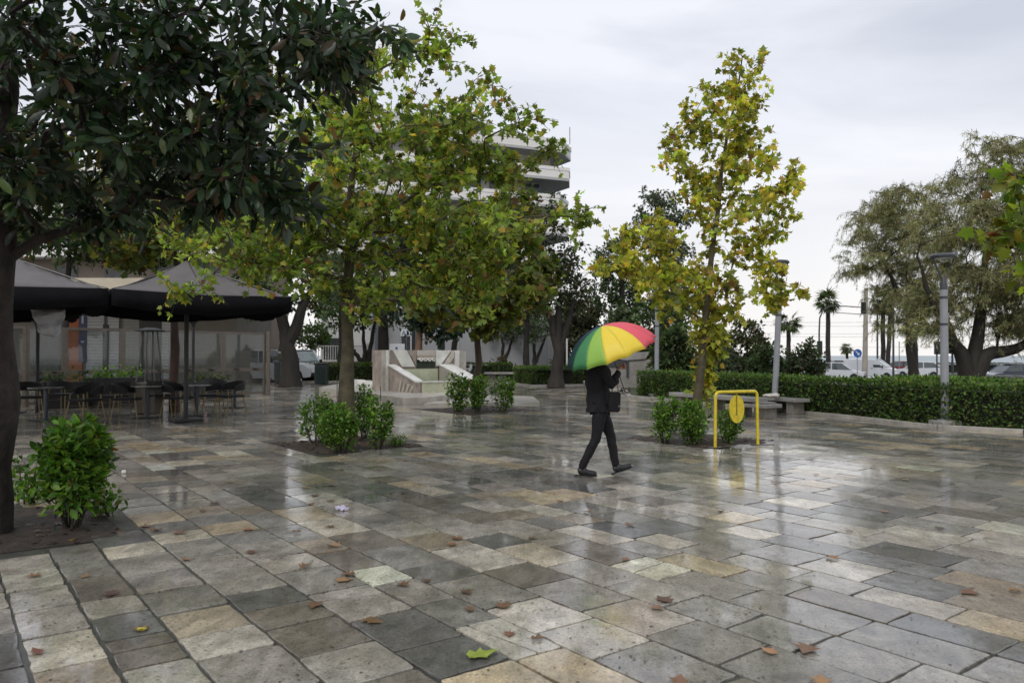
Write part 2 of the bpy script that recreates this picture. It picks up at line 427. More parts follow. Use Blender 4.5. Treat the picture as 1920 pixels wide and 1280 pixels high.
STONE = [(24, (.160, .155, .144)), (18, (.225, .215, .196)), (11, (.080, .081, .080)), (9, (.125, .110, .092)), (18, (.30, .285, .25)),
         (8, (.33, .275, .185)), (5, (.45, .42, .345)), (6, (.22, .19, .145)), (6, (.130, .128, .115))]
def build_paving():
    r = np.random.default_rng(11)
    Vs = []; Fs = []; LT = []; Cs = []; tot = 0
    pal_w = np.array([p[0] for p in STONE], float); pal_w /= pal_w.sum()
    def clip(poly, n, c):
        out = []
        for i in range(len(poly)):
            p, q = poly[i], poly[(i + 1) % len(poly)]
            dp = p[0] * n[0] + p[1] * n[1] - c; dq = q[0] * n[0] + q[1] * n[1] - c
            if dp <= 0: out.append(p)
            if dp * dq < 0:
                t = dp / (dp - dq); out.append((p[0] + (q[0] - p[0]) * t, p[1] + (q[1] - p[1]) * t))
        return out
    b = -27.0
    while b < 34:
        near = -2 < b < 12
        long_zone = b > 2.2
        w = r.uniform(.30, .43) if not long_zone else r.uniform(.31, .46)
        a = -14.0 + r.uniform(0, .8)
        skew = r.normal(0, .006)
        while a < 50:
            ln = r.uniform(.36, .62) if not long_zone else r.uniform(.40, .72)
            if r.random() < .06: ln *= 1.35
            ca, cb = a + ln / 2, b + w / 2
            x, y = xy(ca, cb)
            ok = y > .6 and y < 46 and abs(x) < y * .80 + 4.0 and not right_of_kerb(x, y - .3)
            if ok:
                for a0, a1, b0, b1 in PLANTERS:
                    if a0 - .02 < ca < a1 + .02 and b0 - .02 < cb < b1 + .02: ok = False; break
            if ok:
                dist = sqrt(x * x + y * y)
                g = r.uniform(.006, .014) if not long_zone else r.uniform(.003, .006)
                a0_, a1_, b0_, b1_ = a + g / 2, a + ln - g / 2, b + g * .5, b + w - g * .5
                for A0, A1, B0, B1 in PLANTERS:       # trim stones that reach over an opening
                    if A0 < cb and False: pass
                poly = [(a0_, b0_), (a1_, b0_), (a1_, b1_), (a0_, b1_)]
                poly = [(p[0] + r.normal(0, .006), p[1] + r.normal(0, .0035)) for p in poly]
                pieces = [poly]
                if dist < 16 and r.random() < .07:
                    an = r.uniform(0, pi); n_ = (cos(an), sin(an)); c_ = n_[0] * ca + n_[1] * cb + r.normal(0, .12)
                    gp = r.uniform(.002, .004)
                    p1 = clip(poly, n_, c_ - gp / 2); p2 = clip(poly, (-n_[0], -n_[1]), -(c_ + gp / 2))
                    pieces = [p for p in (p1, p2) if len(p) > 2]
                base = np.array(STONE[r.choice(len(STONE), p=pal_w)][1]) * np.array([1.54, 1.48, 1.39]) * (1 + r.normal(0, .12)) * (1 + r.normal(0, .010, 3)); base = base * .86 + np.array([.24, .23, .21]) * .14
                base = np.clip(base, .03, .6)
                tilt = r.normal(0, .0032, 2); h = r.normal(0, .0008)
                for pc in pieces:
                    if dist < 15:
                        out = []; sub = .07 if dist < 8 else .14
                        for i in range(len(pc)):
                            p = np.array(pc[i]); q = np.array(pc[(i + 1) % len(pc)]); d = np.linalg.norm(q - p)
                            if d < .02: continue
                            m = max(2, int(d / sub)); c = min(.018, d * .2)
                            t0, t1 = c / d, 1 - c / d
                            nrm_ = np.array([q[1] - p[1], p[0] - q[0]]) / d
                            ph = r.uniform(0, 6)
                            for k in range(m + 1):
                                t = t0 + (t1 - t0) * k / m
                                out.append(p + (q - p) * t - nrm_ * (abs(r.normal(0, .0038)) + .0020 * (1 + sin(ph + t * 7))))
                        out = np.array(out)
                    else:
                        out = np.array(pc)
                    n = len(out)
                    if n < 3: continue
                    ctr = out.mean(0); dv = out - ctr; dl = np.linalg.norm(dv, axis=1, keepdims=True)
                    inn = out - dv / dl * .0045
                    inn2 = out - dv / dl * .016
                    def w3(P, z): return np.stack([P[:, 0] * U1[0] + P[:, 1] * U2[0], P[:, 0] * U1[1] + P[:, 1] * U2[1], z], 1)
                    zt = h + (out[:, 0] - ctr[0]) * tilt[0] + (out[:, 1] - ctr[1]) * tilt[1]
                    rings = [w3(out, np.full(n, -.014)), w3(out, zt - .0012), w3(inn, zt)]
                    if dist >= 15: rings = [rings[0], rings[1]]
                    for k, rg in enumerate(rings): Vs.append(rg)
                    for k in range(len(rings) - 1):
                        i0 = tot + k * n; idx = np.arange(n); nx = (idx + 1) % n
                        Fs.append(np.stack([i0 + n + idx, i0 + n + nx, i0 + nx, i0 + idx], 1).ravel()); LT += [4] * n
                    Fs.append(np.arange(n)[::-1] + tot + (len(rings) - 1) * n); LT.append(n)
                    tot += n * len(rings)
                    Cs.append(np.tile(base, (n * len(rings), 1)))
            a += ln
        b += w
    m = bpy.data.materials.new('wet paving stone'); m.use_nodes = True; t = m.node_tree; n = t.nodes; l = t.links
    p = n['Principled BSDF']; c = n.new('ShaderNodeTexCoord'); at_ = n.new('ShaderNodeAttribute'); at_.attribute_name = 'col'
    off = n.new('ShaderNodeVectorMath'); off.operation = 'MULTIPLY_ADD'; off.inputs[1].default_value = (61, 47, 53)   # every stone has its own grain
    l.new(at_.outputs['Color'], off.inputs[0]); l.new(c.outputs['Object'], off.inputs[2])
    def noise(scale, det=6, ro=.6, dist=0., stretch=None, own=False):
        q = n.new('ShaderNodeTexNoise'); q.inputs['Scale'].default_value = scale; q.inputs['Detail'].default_value = det
        q.inputs['Roughness'].default_value = ro; q.inputs['Distortion'].default_value = dist
        if stretch:
            mm = n.new('ShaderNodeMapping'); mm.inputs['Scale'].default_value = stretch; mm.inputs['Rotation'].default_value = (0, 0, -TH)
            l.new(off.outputs[0], mm.inputs[0]); l.new(mm.outputs[0], q.inputs['Vector'])
        elif own: l.new(off.outputs[0], q.inputs['Vector'])
        else: l.new(c.outputs['Object'], q.inputs['Vector'])
        return q
    def rangen(src, a, b_, lo, hi):
        q = n.new('ShaderNodeMapRange'); q.inputs['From Min'].default_value = a; q.inputs['From Max'].default_value = b_
        q.inputs['To Min'].default_value = lo; q.inputs['To Max'].default_value = hi; l.new(src, q.inputs['Value']); return q.outputs[0]
    def mul(x, y):
        q = n.new('ShaderNodeMath'); q.operation = 'MULTIPLY'; l.new(x, q.inputs[0]); l.new(y, q.inputs[1]); return q.outputs[0]
    cloud = noise(3.0, 7, .65, .6, own=True); vein = noise(9, 8, .7, .7, (1, .45, 1)); fine = noise(70, 4, .7); pit = noise(38, 3, .6)
    k = mul(rangen(cloud.outputs['Fac'], .3, .7, .62, 1.38), rangen(vein.outputs['Fac'], .3, .7, .60, 1.34))
    k = mul(k, rangen(fine.outputs['Fac'], .3, .7, .60, 1.34))
    k = mul(k, rangen(pit.outputs['Fac'], .33, .42, .35, 1.0))
    s = n.new('ShaderNodeVectorMath'); s.operation = 'SCALE'; l.new(at_.outputs['Color'], s.inputs[0]); l.new(k, s.inputs['Scale'])
    stain = noise(1.3, 5, .6, .8); mixc = n.new('ShaderNodeMixRGB'); mixc.blend_type = 'MULTIPLY'; mixc.inputs['Color2'].default_value = (.74, .71, .65, 1)
    l.new(rangen(stain.outputs['Fac'], .40, .66, 0, 1), mixc.inputs['Fac']); l.new(s.outputs[0], mixc.inputs['Color1'])
    l.new(mixc.outputs[0], p.inputs['Base Color'])
    pud = noise(.75, 5, .55, .4); pud2 = noise(4, 4, .5, .3)
    ad = n.new('ShaderNodeMath'); ad.operation = 'MULTIPLY_ADD'; l.new(pud2.outputs['Fac'], ad.inputs[0]); ad.inputs[1].default_value = .12; l.new(pud.outputs['Fac'], ad.inputs[2])
    wetm = rangen(ad.outputs[0], .46, .64, 0, 1)                # 0 drained stone, 1 standing water
    p.inputs['Roughness'].default_value = .55
    l.new(rangen(wetm, 0, 1, .92, 1.0), p.inputs['Coat Weight'])
    p.inputs['Coat IOR'].default_value = 1.48
    l.new(rangen(wetm, 0, 1, .15, .05), p.inputs['Coat Roughness'])
    p.inputs['Specular IOR Level'].default_value = .35
    hmix = n.new('ShaderNodeMath'); hmix.operation = 'ADD'; l.new(rangen(vein.outputs['Fac'], .2, .8, 0, .55), hmix.inputs[0]); l.new(rangen(pit.outputs['Fac'], .3, .5, 0, .35), hmix.inputs[1])
    h2 = n.new('ShaderNodeMath'); h2.operation = 'ADD'; l.new(hmix.outputs[0], h2.inputs[0]); l.new(rangen(fine.outputs['Fac'], .2, .8, 0, .25), h2.inputs[1])
    bp = n.new('ShaderNodeBump'); bp.inputs['Distance'].default_value = .006; bp.inputs['Strength'].default_value = .6; l.new(h2.outputs[0], bp.inputs['Height']); l.new(bp.outputs[0], p.inputs['Normal'])
    bp2 = n.new('ShaderNodeBump'); bp2.inputs['Distance'].default_value = .004; swell = noise(9, 2, .5, .2, own=True); 
    crag = n.new('ShaderNodeMath'); crag.operation = 'MULTIPLY_ADD'; l.new(h2.outputs[0], crag.inputs[0]); crag.inputs[1].default_value = .16; l.new(swell.outputs['Fac'], crag.inputs[2]); l.new(crag.outputs[0], bp2.inputs['Height'])
    l.new(rangen(wetm, 0, 1, .60, .10), bp2.inputs['Strength']); l.new(bp2.outputs[0], p.inputs['Coat Normal'])
    ob = soup('pavement', np.concatenate(Vs), np.concatenate(Fs), LT, np.concatenate(Cs), m)
    ob.data.polygons.foreach_set('use_smooth', np.zeros(len(LT), dtype=bool)); ob.data.update()
    tag(ob, kind='structure')
build_paving()

def slope_z(x, y):                                  # the land falls a little towards the sea road on the right
    d = (y - 24) * .6 + (x + 2) * .8 - 6
    t = min(1, max(0, d / 22)); return -.66 * t * t * (3 - 2 * t)
def build_ground():
    xs = np.concatenate([np.linspace(-400, -40, 8), np.linspace(-35, 60, 60), np.linspace(70, 500, 9)])
    ys = np.concatenate([[-60, -20, 0], np.linspace(2, 110, 70), [125]])
    vs = []; fs = []
    for y in ys:
        for x in xs: vs.append((x, y, -.012 + slope_z(x, y)))
    nx = len(xs)
    for j in range(len(ys) - 1):
        for i in range(nx - 1):
            a = j * nx + i; fs.append((a, a + 1, a + 1 + nx, a + nx))
    mb = MB(); mb.add(vs, fs)
    g = mb.build('ground', pm('wet grout and earth', (.040, .037, .031), .6, .4, 6, .4, wet=.5, col2=(.06, .062, .045), bscale=60), smooth=True)
    tag(g, kind='structure')
build_ground()
# sea and the promenade edge
mb = MB(); mb.add([(-6000, 124, -3.2), (6000, 124, -3.2), (6000, 9000, -3.2), (-6000, 9000, -3.2)], [(0, 1, 2, 3)])
sea = mb.build('sea', pm('sea water', (.14, .20, .235), .32, .12, .02, .6, bscale=.6, stretch=(1, 2.5, 1), spec=.5)); tag(sea, kind='structure')
# sea road with kerbs and dashes
def road(name, pts, width, z, mat):
    mb = MB(); vs = []
    for i, p in enumerate(pts):
        q = Vector(pts[min(i + 1, len(pts) - 1)]) - Vector(pts[max(i - 1, 0)]); nn = Vector((-q.y, q.x)).normalized() * width / 2
        vs += [(p[0] - nn.x, p[1] - nn.y, z), (p[0] + nn.x, p[1] + nn.y, z)]
    mb.add(vs, [(2 * i, 2 * i + 1, 2 * i + 3, 2 * i + 2) for i in range(len(pts) - 1)])
    return tag(mb.build(name, mat), kind='structure')
M_asph = pm('wet asphalt', (.075, .077, .082), .5, .2, 3, .3, wet=.7, bscale=80)
road('road', [(-10, 72), (10, 72), (30, 70), (52, 70), (90, 78)], 22, -.652, M_asph)
road('side_road', [(-60, 34), (-30, 42), (-14, 47.5), (-4, 52), (8, 60)], 8, .012, M_asph)
mb = MB()
for k in range(12): mb.box((12 + k * 6, 71.2 - .0 * k, -.645), (2.4, .14, .006))
tag(mb.build('road_marking', pm('road paint', (.62, .62, .6), .5, .1, 20, .1)), kind='structure')

# small wet debris caught in the joints and under the trees
def debris():
    r = np.random.default_rng(99); n = 2600; Y_ = 3.2 + 14 * r.random(n) ** 1.3; X_ = r.uniform(-.75, .75, n) * Y_
    cl_ = r.integers(0, 60, n); k = r.random(n) < .45; cx_ = r.uniform(-.7, .6, 60); cy_ = r.uniform(3.5, 15, 60)
    X_ = np.where(k, cx_[cl_] * cy_[cl_] + r.normal(0, .25, n), X_); Y_ = np.where(k, cy_[cl_] + r.normal(0, .25, n), Y_)
    pos = np.c_[X_, Y_, np.full(n, .0035)]; a = r.uniform(0, 2 * pi, n)
    ax = np.c_[np.cos(a), np.sin(a), r.normal(0, .05, n)]
    o = leaves('leaf_debris', T_QUAD, pos, ax, np.tile([0., 0, 1], (n, 1)), r.uniform(.006, .026, n), pick([(3, (.05, .03, .018)), (2, (.10, .055, .025)), (1, (.16, .12, .06)), (.6, (.02, .018, .014))], n, .3, r), L_fall, None, width=r.uniform(.4, 1.3, n))
    tag(o, kind='stuff')
    P_ = []
    for a0, a1, b0, b1 in PLANTERS:
        for k in range(170):
            a, b = r.uniform(a0, a1), r.uniform(b0, b1); q = xy(a, b); P_.append((q[0], q[1], .004 + .024 * min(1, 3 * min(a - a0, a1 - a, b - b0, b1 - b))))
    P_ = np.array(P_); n = len(P_); a = r.uniform(0, 2 * pi, n)
    o = leaves('dead_leaf_litter', T_PLANE_LO, P_, np.c_[np.cos(a), np.sin(a), r.normal(0, .15, n)], unit(np.tile([0., 0, 1], (n, 1)) + r.normal(0, .25, (n, 3))), r.uniform(.02, .075, n), pick([(3, (.07, .04, .022)), (2, (.14, .075, .03)), (1, (.20, .14, .06)), (1, (.03, .022, .015))], n, .3, r), L_fall, None)
    tag(o, kind='stuff')
debris()
# soil in the openings round the trees
M_soil = pm('wet soil', (.030, .020, .014), .8, .5, 9, 1.0, bscale=45, col2=(.060, .042, .030))
for (a0, a1, b0, b1) in PLANTERS:
    mb = MB(); n = 22; rr = np.random.default_rng(int(a0 * 10) + 50); vs = []; fs = []
    hm_ = rr.normal(0, .010, (n + 1, n + 1))
    for i in range(n + 1):
        for j in range(n + 1):
            u, v = i / n, j / n; e = min(u, 1 - u, v, 1 - v)
            q = xy(a0 - .01 + (a1 - a0 + .02) * u, b0 - .01 + (b1 - b0 + .02) * v)
            vs.append((q[0], q[1], -.008 + min(.03, e * .25) * .8 + (hm_[i, j] if e > 0 else 0)))
    for i in range(n):
        for j in range(n):
            k = i * (n + 1) + j; fs.append((k, k + 1, k + n + 2, k + n + 1))
    mb.add(vs, fs); tag(mb.build('soil', M_soil, smooth=True), kind='structure')

# kerb stones in front of the hedges
M_kerb = pm('pale kerb stone', (.33, .31, .28), .55, .25, 4, .4, wet=.5)
def kerb(pts, w=.16, h=.07, z=0):
    mb = MB(); rr = random.Random(3)
    for (x0, y0), (x1, y1) in zip(pts[:-1], pts[1:]):
        d = sqrt((x1 - x0) ** 2 + (y1 - y0) ** 2); n = max(1, int(d / .95)); an = math.atan2(y1 - y0, x1 - x0)
        for i in range(n):
            t = (i + .5) / n
            mb.box((x0 + (x1 - x0) * t, y0 + (y1 - y0) * t, z + h / 2 - .02 + rr.uniform(-.004, .004)), (d / n - .012, w, h + .04), rz=an + rr.uniform(-.006, .006), bev=.012)
    return tag(mb.build('kerb', M_kerb), kind='structure')
kerb(KERB)
LK = [(p.x, p.y) for p in (G(1095, 722), G(1000, 724), G(958, 719), G(905, 716), G(870, 717))]
kerb(LK)
kerb([(p.x, p.y) for p in (G(700, 716), G(640, 716), G(560, 716), G(500, 714), G(420, 713), G(300, 712))])

# beds behind the kerbs
def bed(pts, z=.03, name='planting_bed'):
    mb = MB(); mb.prism([(x, y, z) for x, y in pts], (0, 0, -.06)); return tag(mb.build(name, pm('bed earth and grass', (.035, .038, .018), .8, .5, 5, .9, bscale=40, col2=(.05, .075, .025))), kind='structure')
bed([(x, y + .10) for x, y in KERB] + [(G(1172, 734).x + 1, 40), (16, 30)], .035)

# ================================================================== hedges and bushes
HEDGE = [(4, (.040, .078, .015)), (3, (.062, .115, .020)), (2, (.10, .16, .030)), (1, (.022, .045, .010)), (.4, (.17, .16, .04))]
BUSH = [(3, (.065, .145, .018)), (4, (.10, .205, .026)), (2, (.15, .25, .035)), (1, (.025, .065, .012)), (.35, (.18, .20, .04)), (.12, (.16, .09, .03))]
M_twig = pm('shrub twigs', (.035, .028, .018), .8, .3, 10, .5)
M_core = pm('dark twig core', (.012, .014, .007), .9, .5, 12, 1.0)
def hedge(name, label, path, w, h, dens, size, seed, pal=HEDGE, group=None, z=0.0, wob=.06, topcol=1.0):
    """clipped hedge along a path (front bottom edge), w deep away from the camera"""
    r = np.random.default_rng(seed); P = np.array(path, float); base = (P[0][0], P[0][1], z)
    root = empty(name, base, label, 'hedge', group)
    seg = np.linalg.norm(P[1:] - P[:-1], axis=1); tot = seg.sum(); cum = np.concatenate([[0], np.cumsum(seg)])
    def frame(s):
        i = np.clip(np.searchsorted(cum, s, side='right') - 1, 0, len(seg) - 1); t = (s - cum[i]) / seg[i]
        d = (P[i + 1] - P[i]) / seg[i][:, None]; p = P[i] + d * (t * seg[i])[:, None]; nn = np.stack([-d[:, 1], d[:, 0]], 1)
        nn = nn * np.sign((nn * p).sum(1))[:, None]          # away from the camera
        return p, nn, d
    ph = r.uniform(0, 9, 6)
    def bulge(s, v): return wob * (np.sin(s * 1.3 + ph[0]) * .5 + np.sin(s * 3.7 + v * 4 + ph[1]) * .3 + np.sin(s * 9.1 + v * 7 + ph[2]) * .2)
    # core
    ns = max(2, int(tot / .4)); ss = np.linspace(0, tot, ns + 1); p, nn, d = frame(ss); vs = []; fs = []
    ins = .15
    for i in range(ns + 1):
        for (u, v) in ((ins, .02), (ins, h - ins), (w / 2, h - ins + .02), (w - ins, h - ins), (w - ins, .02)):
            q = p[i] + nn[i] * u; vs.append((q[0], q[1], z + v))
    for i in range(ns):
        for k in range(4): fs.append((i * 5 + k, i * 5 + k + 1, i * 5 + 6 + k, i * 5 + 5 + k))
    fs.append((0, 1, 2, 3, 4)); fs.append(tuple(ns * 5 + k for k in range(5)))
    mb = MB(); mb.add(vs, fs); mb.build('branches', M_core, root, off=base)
    # leaves: front, top, ends, back (thinner)
    def put(n, kind):
        s = r.uniform(0, tot, n); p, nn, d = frame(s)
        if kind == 'front': v = r.uniform(0.02, h, n) ; u = bulge(s, v) + np.abs(r.normal(0, .045, n)) * 1 - .01; v = v + r.normal(0, .01, n); no = -np.c_[nn, np.zeros(n)]
        elif kind == 'edge': v = h + r.normal(-.03, .045, n); u = r.normal(.05, .05, n) + bulge(s, v) * .6; no = unit(np.c_[-nn, np.ones(n) * .9])
        elif kind == 'back': v = r.uniform(0.1, h, n); u = w - np.abs(r.normal(0, .05, n)); no = np.c_[nn, np.zeros(n)]
        elif kind == 'top': u = r.uniform(0, w, n); v = h + bulge(s, u * 2) * .7 - np.abs(r.normal(0, .04, n)) + (r.random(n) < .08) * r.uniform(0, .09, n); no = np.tile([0, 0, 1.], (n, 1))
        else:
            e = r.random(n) < .5; s = np.where(e, 0, tot); p, nn, d = frame(s); u = r.uniform(0, w, n); v = r.uniform(.02, h, n)
            no = np.c_[d * np.where(e, -1, 1)[:, None], np.zeros(n)]
        q = p + nn * u[:, None]
        if kind == 'end': q = q - no[:, :2] * np.abs(r.normal(0, .04, (n, 1)))
        pos = np.c_[q, z + v]
        ax = unit(no * .5 + r.normal(0, .6, (n, 3)) + np.array([0, 0, .25])); nr = unit(no + r.normal(0, .55, (n, 3)) + np.array([0, 0, .4]))
        return pos, ax, nr, no
    parts = [put(int(dens * tot * .16), 'edge'), put(int(dens * tot * h * 1.1), 'front'), put(int(dens * tot * w * .9), 'top'), put(int(dens * w * h * 2), 'end'), put(int(dens * tot * h * .2), 'back')]
    pos = np.concatenate([q[0] for q in parts]); ax = np.concatenate([q[1] for q in parts]); nr = np.concatenate([q[2] for q in parts])
    up = np.concatenate([q[3][:, 2] for q in parts])
    cols = pick(pal, len(pos), .3, r)
    # leaves are paler in patches and on the clipped top
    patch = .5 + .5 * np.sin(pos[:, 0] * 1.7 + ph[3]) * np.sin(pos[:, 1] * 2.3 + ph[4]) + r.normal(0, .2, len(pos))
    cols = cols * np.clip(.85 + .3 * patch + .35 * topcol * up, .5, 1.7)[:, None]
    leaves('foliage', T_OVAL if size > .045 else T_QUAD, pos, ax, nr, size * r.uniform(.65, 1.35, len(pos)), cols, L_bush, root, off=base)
    return root
HP = [(x, y + .16) for x, y in KERB[:6]]
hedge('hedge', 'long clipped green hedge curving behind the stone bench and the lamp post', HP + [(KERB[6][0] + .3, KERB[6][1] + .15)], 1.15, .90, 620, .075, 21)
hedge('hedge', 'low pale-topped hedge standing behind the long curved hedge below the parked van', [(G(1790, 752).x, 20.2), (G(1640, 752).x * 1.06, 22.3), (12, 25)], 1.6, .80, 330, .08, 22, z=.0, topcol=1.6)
hedge('hedge', 'short dark hedge beside the forked tree trunk and left of the umbrella', [(G(1095, 721).x, G(1095, 721).y + .15), (G(1000, 723).x, G(1000, 723).y + .15), (G(962, 718).x, G(962, 718).y + .2)], 2.2, .88, 420, .075, 23)
hedge('hedge', 'dark hedge behind the stone fountain and the small flat bench', [(G(960, 712).x, 47.5), (G(855, 712).x, 47.5)], 1.4, 1.0, 300, .09, 24)
hedge('hedge', 'dark hedge running behind the two green litter bins', [(G(702, 715).x, 44.6), (G(560, 715).x, 44.6)], 1.3, 1.0, 320, .09, 25)
hedge('hedge', 'far hedge along the promenade behind the guard rail', [(52.5, 95), (66, 95), (80, 95)], 1.2, 1.15, 90, .14, 26, pal=[(1, (.02, .035, .012)), (1, (.03, .05, .015))], z=-.66)

def bush(label, base, w, h, seed, n=900, size=.07, group=None, pal=BUSH, cat='bush', name='bush', lobes=None, stems=9, taper=.55, sq=.5, tmin=.16, dens=1.7):
    """upright leafy bush on bare stems"""
    r = np.random.default_rng(seed); base = Vector(base); root = empty(name, base, label, cat, group)
    mb = MB(); tips = []
    for k in range(stems):
        a = r.uniform(0, 2 * pi); rr = w / 2 * r.uniform(.15, 1) ** .6; hh = h * r.uniform(.82, 1.0)
        p0 = V(cos(a) * rr * taper * .5, sin(a) * rr * taper * .5, 0); p1 = V(cos(a) * rr * .8, sin(a) * rr * .8, hh * .5); p2 = V(cos(a) * rr * .95, sin(a) * rr * .95, hh)
        mb.tube([p0, p0.lerp(p1, .5) + V(*r.normal(0, .012, 3)), p1, p1.lerp(p2, .5) + V(*r.normal(0, .015, 3)), p2], [.010, .008, .007, .005, .003], n=5)
        tips.append((p0, p1, p2))
    mb.build('stems', M_twig, root, smooth=True)
    m = int(n * dens); k = r.integers(0, stems, m); t = r.uniform(tmin, 1.05, m) ** .85
    A = np.array([[list(q) for q in tp] for tp in tips]); A0, A1, A2 = A[k, 0], A[k, 1], A[k, 2]
    tt = np.clip(t, 0, 1)[:, None]
    P = np.where(tt < .5, A0 + (A1 - A0) * tt * 2, A1 + (A2 - A1) * (tt * 2 - 1))
    # sprigs: little clusters round points on the stems
    ncl = max(18, m // 16); cid = r.integers(0, ncl, m); ci = r.integers(0, m, ncl)
    cc = P[ci] + r.normal(0, w * .13, (ncl, 3)) * np.array([1, 1, .6])
    pos = cc[cid] + r.normal(0, size * .85, (m, 3)); pos[:, 2] = np.clip(pos[:, 2], .05, h * 1.08)
    rad = np.sqrt((pos[:, :2] ** 2).sum(1)); lim = w * .60 * np.sqrt(np.clip(1 - ((pos[:, 2] / h - .62) / .62) ** 2, .2, 1)) * (1 + .16 * np.sin(np.arctan2(pos[:, 1], pos[:, 0]) * 3 + seed) + .13 * np.sin(pos[:, 2] / h * 9 + np.arctan2(pos[:, 1], pos[:, 0]) * 2)); kk = np.minimum(1, lim / np.maximum(rad, 1e-6) * r.uniform(.8, 1.0, m)); pos[:, :2] *= kk[:, None]
    out = unit(pos * np.array([1, 1, .2]) + r.normal(0, .05, pos.shape))
    ax = unit(out * .6 + r.normal(0, .55, (m, 3)) + np.array([0, 0, -.05])); nr = unit(np.array([[0, 0, .9]]) + out * .35 + r.normal(0, .4, (m, 3)))
    cols = pick(pal, m, .22, r) * np.clip(r.normal(1, .18, ncl), .6, 1.5)[cid][:, None]
    leaves('foliage', T_OVAL, pos, ax, nr, size * r.uniform(.6, 1.3, m), cols, L_bush, root)
    return root
# big bush at the left, near the dark trunk
bush('big bright green bush with bare stems in the soil beside the dark trunk', G(132, 992), .43, .85, 31, 1900, .085, stems=18, tmin=.30, dens=1.35)
bush('low sprig of green leaves growing at the foot of the dark trunk', G(50, 945), .35, .42, 32, 140, .08, stems=4, cat='plant', name='sprig')
bush('low leafy sprig leaning out of the soil right of the big bush', G(208, 968), .26, .24, 33, 90, .07, stems=3, cat='plant', name='sprig')
gb = 'bushes round the middle plane tree'
bush('rounded green bush left of the middle plane tree trunk', G(592, 832), .48, .80, 34, 1000, .062, gb)
bush('green bush in front of the middle plane tree trunk', G(642, 848), .50, .68, 35, 1000, .062, gb)
bush('taller green bush just behind and right of the middle plane tree trunk', G(682, 822), .46, .88, 36, 850, .062, gb)
bush('dark green bush at the right end of the middle planting square', G(708, 842), .40, .74, 37, 700, .062, gb)
bush('tiny sprig of leaves on the soil edge right of the bushes', G(748, 836), .34, .14, 38, 120, .05, stems=3, cat='plant', name='sprig')
bush('yellow-green low bush between the two front bushes of the middle tree', G(618, 838), .34, .50, 39, 260, .06, gb)
gb = 'bushes round the far small plane tree'
bush('small clipped bush left of the far plane tree in front of the fountain', G(855, 772), .54, .92, 41, 600, .085, gb)
bush('small clipped bush in front of the far plane tree trunk', G(896, 773), .56, .90, 42, 600, .085, gb)
bush('small clipped bush right of the far plane tree near the flat bench', G(943, 771), .54, .82, 43, 600, .085, gb)
gb = 'bushes round the yellow plane tree'
bush('light green bush left of the yellow plane tree trunk', G(1246, 831), .46, .72, 44, 850, .06, gb)
bush('wide light green bush in front of the yellow plane tree trunk', G(1303, 834), .54, .70, 45, 1100, .06, gb)
bush('green bush half behind the yellow hoop barrier', G(1362, 831), .50, .62, 46, 700, .06, gb)
# thin canes standing in the planters
M_cane = pm('dark cane', (.03, .03, .025), .7, .2, 20, .2)
for lab, p, hgt in (('thin dark stake standing left of the middle plane tree trunk', G(631, 830), 1.15), ('thin dark stake right of the middle plane tree above the dark bush', G(713, 834), .98),
                    ('thin dark stake rising out of the big bush at the left', G(104, 975), 1.0)):
    mb = MB(); mb.tube([p, p + V(.01, 0, hgt * .5), p + V(.0, .01, hgt)], .007, 6); tag(mb.build('stake', M_cane), lab, 'stake')
# ================================================================== trees
GREENY = [(4, (0.1568, 0.215, 0.0426)), (4, (0.2072, 0.2632, 0.0515)), (1.8, (0.2912, 0.2968, 0.056)), (1.6, (0.0952, 0.1456, 0.0403)), (0.6, (0.3584, 0.28, 0.056)), (0.5, (0.2128, 0.1176, 0.047))]
YELLOW = [(4, (0.3512, 0.342, 0.0568)), (4, (0.2647, 0.2923, 0.0531)), (2, (0.4565, 0.3829, 0.0655)), (1.5, (0.1384, 0.1844, 0.0372)), (0.7, (0.3673, 0.2385, 0.0591)), (0.4, (0.1932, 0.1104, 0.0414))]
BROWNY = [(4, (0.0937, 0.1249, 0.0291)), (3, (0.1337, 0.1454, 0.0317)), (0.7, (0.1528, 0.0983, 0.0359)), (1.8, (0.0572, 0.0806, 0.0245)), (0.9, (0.1937, 0.1703, 0.0379)), (0.4, (0.1124, 0.0618, 0.0283))]
MAGN = [(5, (0.0186, 0.04, 0.0173)), (4, (0.0292, 0.0587, 0.024)), (1.6, (0.0598, 0.0865, 0.024)), (0.63, (0.08, 0.0454, 0.0186)), (0.27, (0.1133, 0.0666, 0.0213)), (0.5, (0.0427, 0.0732, 0.04))]
DARK = [(4, (0.036, 0.0631, 0.0225)), (3, (0.0586, 0.0945, 0.0315)), (1, (0.0945, 0.1305, 0.0449)), (0.5, (0.1125, 0.0789, 0.036))]
GREYG = [(3, (0.075, 0.096, 0.06)), (3, (0.105, 0.126, 0.078)), (1, (0.051, 0.069, 0.042))]
OLIVE = [(3, (0.0727, 0.1049, 0.0525)), (2, (0.1112, 0.1453, 0.0727)), (1, (0.0445, 0.0686, 0.0363))]
TAMA = [(4, (0.234, 0.2509, 0.121)), (3, (0.325, 0.3136, 0.1669)), (2, (0.3764, 0.3003, 0.1874)), (2, (0.1486, 0.1711, 0.0865))]
SHRB = [(3, (0.0585, 0.078, 0.0286)), (2, (0.0975, 0.0845, 0.0455)), (2, (0.0416, 0.0598, 0.0234)), (1, (0.13, 0.091, 0.052))]

